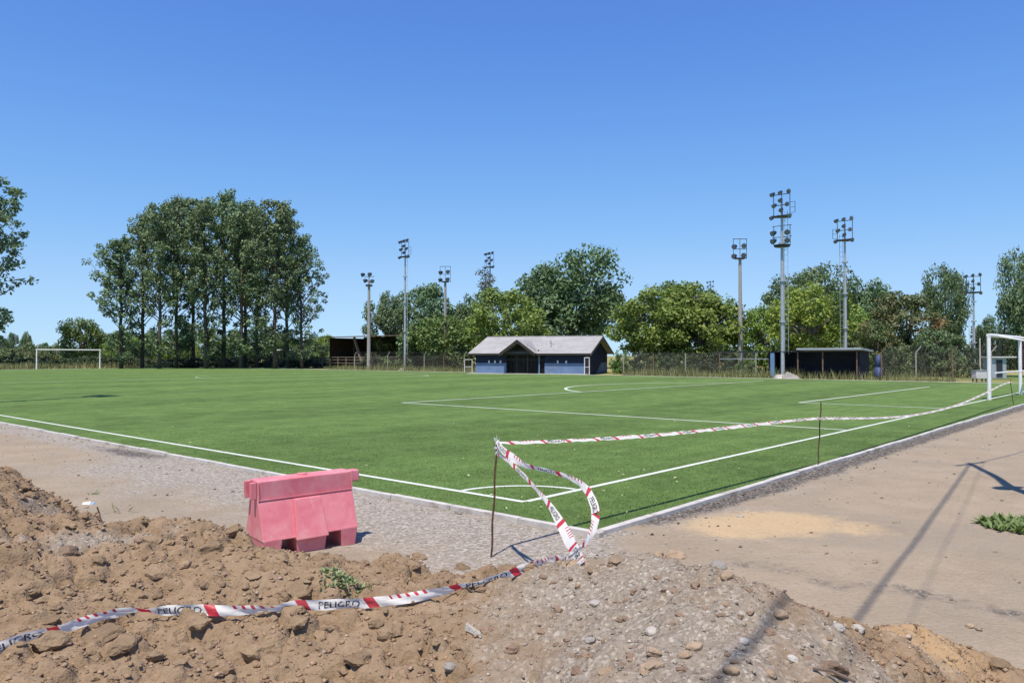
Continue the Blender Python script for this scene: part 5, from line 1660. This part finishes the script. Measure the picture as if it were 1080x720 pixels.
# loops between the knot and the stake top
K0 = hit(612, 592)
def along(p_list, d0, d1):
    n = len(p_list); out = []
    for i, (px, py) in enumerate(p_list):
        out.append(AT(px, py, d0 + (d1 - d0) * i / (n - 1)))
    return out
ds = S1t.y - 0.03
K0 = hit(612, 596)
dk = K0.y - 0.02
lo = along([(524.5, 479), (535, 485), (550, 499), (566, 516), (580, 533), (592, 553), (601, 571), (609, 585), (613, 595)], ds, dk)
ribbon('warning_tape', lo, [.02, .03, .035, .03, .04, .066, .07, .06, .05], [.5, .3, .5, .7, .3, .05, .1, .3, .4], 'lower strand of warning tape hanging straight from the stake down to the heap', 'red and white warning tapes', off=0.31, wave=0.002, seed=4)
up_ = along([(524, 465), (530, 474), (540, 482), (553, 490), (566, 493.5), (585, 498), (604, 505), (617, 514), (625, 528), (628, 541), (626, 556), (619, 570), (608, 581), (596, 590)], ds + .02, dk + .08)
ribbon('warning_tape', up_, [.025, .05, .065, .045, .03, .03, .035, .05, .055, .055, .045, .03, .015, .02], [.3, .2, .1, .5, .5, .4, .4, .3, .2, .2, .3, .5, .5, .4], 'upper strand of warning tape bowing out from the stake in a loop', 'red and white warning tapes', off=0.05, wave=0.002, seed=5)
# run from stake to stake to stake
def on_plane(px, py, A, B):
    # point of the vertical plane through stakes A and B seen at the pixel
    d = ray(px, py); nx_, ny_ = (B.y - A.y), -(B.x - A.x)
    t = (A.x * nx_ + A.y * ny_) / (d.x * nx_ + d.y * ny_)
    return Vector((0, 0, EYE)) + d * t
run = [on_plane(px, py, S1t, S2t) for px, py in ((525, 467), (545, 466.5), (580, 465.5), (620, 463.5), (660, 461), (700, 458), (740, 454), (780, 449.5), (820, 445), (850, 442))]
run.append(Vector((S2t.x, S2t.y - .02, AT(865, 441, S2t.y).z)))
run += [on_plane(px, py, S2t, S3t) for px, py in ((890, 441), (925, 440.5), (960, 438), (990, 432.5), (1015, 425), (1040, 414), (1056, 406))]
run.append(Vector((S3t.x, S3t.y - .02, AT(1064, 402.5, S3t.y).z)))
ribbon('warning_tape', run, [.03, .04, .045, .05, .055, .055, .06, .06, .055, .05, .05, .06, .06, .06, .065, .065, .065, .06, .05], [-.9, -.8, -.9, -1, -.8, -.9, -1, -.8, -.9, -.9, -.8, -.9, -1, -.9, -.9, -.8, -.8, -.9, -.8],
       'long stretch of warning tape strung between the three stakes along the pitch edge', 'red and white warning tapes', off=0.2, wave=0.003, sub=26)
kn = MB(); rr = random.Random(2)
for k in range(9):
    a0 = rr.uniform(0, 6.28); p = Vector((S1t.x, S1t.y, S1t.z - 0.02 - k * 0.014))
    q = [p + Vector((math.cos(a0 + j * .9) * (0.010 + .004 * j), math.sin(a0 + j * .9) * (.010 + .003 * j), 0.012 * j * rr.uniform(-.6, 1))) for j in range(5)]
    for i in range(4): kn.poly([q[i] - Vector((0, 0, .009)), q[i + 1] - Vector((0, 0, .009)), q[i + 1] + Vector((0, 0, .009)), q[i] + Vector((0, 0, .009))])
for e in ((.0, .055), (-.012, .04), (.012, .03)): kn.poly([(S1t.x + e[0] - .005, S1t.y - .01, S1t.z - .02), (S1t.x + e[0] + .008, S1t.y - .01, S1t.z - .02), (S1t.x + e[0] * 2, S1t.y - .012, S1t.z + e[1] - .02)])
o = kn.build('tape_knot', M['tape']); tag(o, 'crumpled knot of warning tape tied round the top of the nearest stake', 'tape knot')

# ------------------------------------------------------------------ weeds, litter, leaves
def weed(name, p, spread, n, hmax, mat, label, cat, seed, wide=0.5):
    rr = np.random.default_rng(seed)
    V, F = [], []
    for i in range(n):
        a = rr.uniform(0, 6.28); r = spread * math.sqrt(rr.random()); b = Vector((math.cos(a) * r, math.sin(a) * r * .7, 0))
        b.z = hz(p.x + b.x, p.y + b.y) - p.z if hz(p.x, p.y) > 0.02 else 0
        L = hmax * rr.uniform(.35, 1); a2 = rr.uniform(0, 6.28); el = rr.uniform(.25, 1.1)
        d = Vector((math.cos(a2) * math.cos(el), math.sin(a2) * math.cos(el), math.sin(el)))
        s = Vector((-math.sin(a2), math.cos(a2), rr.uniform(-.3, .3))) * L * wide * .35
        k = len(V)
        V += [b, b + d * L * .45 + s, b + d * L + Vector((0, 0, -.15 * L)), b + d * L * .45 - s]
        F.append([k, k + 1, k + 2, k + 3])
    me = bpy.data.meshes.new(name); me.from_pydata([tuple(v) for v in V], [], F); me.materials.append(M[mat]); me.update()
    o = bpy.data.objects.new(name, me); link(o); o.location = p
    return tag(o, label, cat)
weed('weed_clump', hit(362, 612), 0.13, 320, 0.055, 'weed_pale', 'uprooted pale green weed lying on the soil heap', 'weed', 1)
weed('weed_clump', G(1084, 556), 0.44, 800, 0.15, 'weed', 'leafy green weed patch at the right edge of the dirt path', 'weed', 2)
weed('weed_clump', G(100, 522), 0.10, 9, 0.13, 'weed', 'sparse sprig growing on the gravel behind the left heap', 'weed', 3, .2)
weed('weed_clump', G(128, 541), 0.12, 8, 0.16, 'straw', 'dry sprig beside the top of the grey streak behind the heap', 'weed', 4, .15)
weed('weed_clump', hit(395, 620), 0.07, 24, 0.05, 'straw', 'withered grass bit right of the uprooted weed', 'weed', 5, .3)
rr = random.Random(8)
for i in range(26):
    px, py = rr.uniform(700, 1070), rr.uniform(480, 690); g_ = G(px, py)
    if hz(g_.x, g_.y) > 0.01 or AB(g_)[1] > -2.2: continue
    weed('grass_tuft', g_, rr.uniform(.02, .06), rr.randint(8, 22), rr.uniform(.02, .04), 'straw' if i % 2 else 'weed', 'tiny dry tuft of grass on the bare dirt path', 'grass tuft', 40 + i, .3)['group'] = 'tiny tufts on the dirt path'
p = G(92, 532)
o = thing('plastic_scrap', 'small white and blue scrap of litter on the dirt behind the heap', 'litter', p)
MB().hexa([(-.05, -.03, 0), (.05, -.025, 0), (.045, .03, 0), (-.045, .025, 0)], [(-.04, -.02, .03), (.045, -.02, .02), (.03, .02, .035), (-.04, .02, .025)]).build('white_piece', M['litter_white'], o)
MB().hexa([(.052, -.03, 0), (.085, -.02, 0), (.08, .03, 0), (.05, .03, 0)], [(.055, -.02, .02), (.08, -.02, .015), (.075, .02, .02), (.055, .02, .03)]).build('blue_piece', M['litter_blue'], o)
p = hit(500, 668)
o = MB().hexa([(-.045, -.012, 0), (.05, -.018, 0), (.04, .012, 0), (-.05, .014, 0)], [(-.05, -.006, .025), (.035, -.012, .012), (.03, .008, .014), (-.05, .008, .03)]).build('rubble_chip', M['stone_white']); o.location = p + Vector((0, 0, .004)); o.rotation_euler = (0, .2, -.5)
tag(o, 'pale curved chip of rubble on bare soil below the tape', 'rubble')
o = MB().tube([(0, 0, 0), (-.02, .01, .06), (-.03, 0, .10)], .005, 5).build('twig', M['twig']); o.location = hit(107, 551); tag(o, 'small dark twig sticking up in the dip of the left heap', 'twig')
o = MB().tube([(0, 0, 0.01), (.05, -.05, .02), (.10, -.12, .012)], .006, 5).build('twig', M['twig']); o.location = hit(858, 708); tag(o, 'dark twig lying on the gravel at the bottom right', 'twig')
lm = bpy.data.meshes.new('fallen_leaf'); lm.from_pydata([(-.03, 0, 0), (0, -.018, .012), (.032, 0, .004), (0, .018, .008)], [], [[0, 1, 2, 3]]); lm.materials.append(M['leaf_dry']); lm.update()
rr = random.Random(21)
for i in range(110):
    for _ in range(30):
        px = rr.uniform(430, 1000) if rr.random() < .7 else rr.uniform(20, 500)
        py = rr.uniform(415, 545); g = G(px, py, .055); a, b = AB(g)
        if a > KA + .1 and b > KB + .1 and g.y < 32: break
    else: continue
    o = bpy.data.objects.new('fallen_leaf', lm); link(o); o.location = g; o.rotation_euler = (rr.uniform(-.3, .3), rr.uniform(-.3, .3), rr.uniform(0, 6.28))
    s = rr.uniform(.35, 1.0); o.scale = (s, s, s)
    tag(o, 'small dry leaf lying on the green turf', 'leaf', 'dry leaves scattered on the turf')

# ------------------------------------------------------------------ roadside pole and cables just right of the picture: their shadows cross the path
T_ = G(1022, 488)
HP = 8.0
ub = Vector((T_.x, T_.y, 0)) - SH * (HP * KSH)
up = thing('utility_pole', 'slim steel utility pole with lamp arm beside the dirt path', 'utility pole', ub)
MB().tube([(0, 0, 0), (0, 0, HP)], [0.065, 0.045], 12).build('pole', M['pole_steel'], up)
sp_ = G(1062, 512.5); la = Vector((sp_.x, sp_.y, 0)) - SH * (5.2 * KSH) - ub
ar = MB(); ar.tube([(0, 0, 4.9), (la.x * .6, la.y * .6, 5.25), (la.x, la.y, 5.22)], 0.025, 8); ar.build('lamp_arm', M['pole_steel'], up)
MB().tube([(la.x - .22, la.y - .1, 5.2), (la.x - .1, la.y - .05, 5.2), (la.x + .15, la.y + .06, 5.2), (la.x + .25, la.y + .1, 5.2)], [.05, .10, .10, .06], 10).build('lamp_head', M['lamp_body'], up)
MB().bar((-.35, -.2, HP - .25), (.35, .2, HP - .25), .05).build('crossarm', M['pole_steel'], up)
def cable(p, q, sag, r, label):
    p, q = Vector(p), Vector(q)
    pts = [p.lerp(q, t) + Vector((0, 0, -sag * 4 * t * (1 - t))) for t in np.linspace(0, 1, 40)]
    o = MB().tube(pts, r, 6).build('overhead_cable', M['wire_black']); return tag(o, label, 'cable', 'overhead cables on the utility pole')
def wire_over(px, py, h):
    g = G(px, py); return Vector((g.x, g.y, 0)) - SH * (h * KSH) + Vector((0, 0, h))
top = ub + Vector((0, 0, HP - .15))
w1 = wire_over(900, 655, 7.6)
dr = (w1 - top); dr.z = 0
cable(top, top + dr * 2.6 + Vector((0, 0, 0)), .35, .016, 'thick bundled cable running from the utility pole over the photographer')
t2 = ub + Vector((.3, .15, HP - .25)); w2 = wire_over(960, 645, 7.6); dr = w2 - t2; dr.z = 0
cable(t2, t2 + dr * 2.6, .3, .004, 'thin cable beside the bundled one over the dirt path')
t3 = ub + Vector((.2, .1, HP - .2)); w3 = wire_over(1080, 475, 7.8); dr = w3 - t3; dr.z = 0
cable(t3, t3 + dr.normalized() * 30, .4, .012, 'cable leading from the utility pole away to the right')
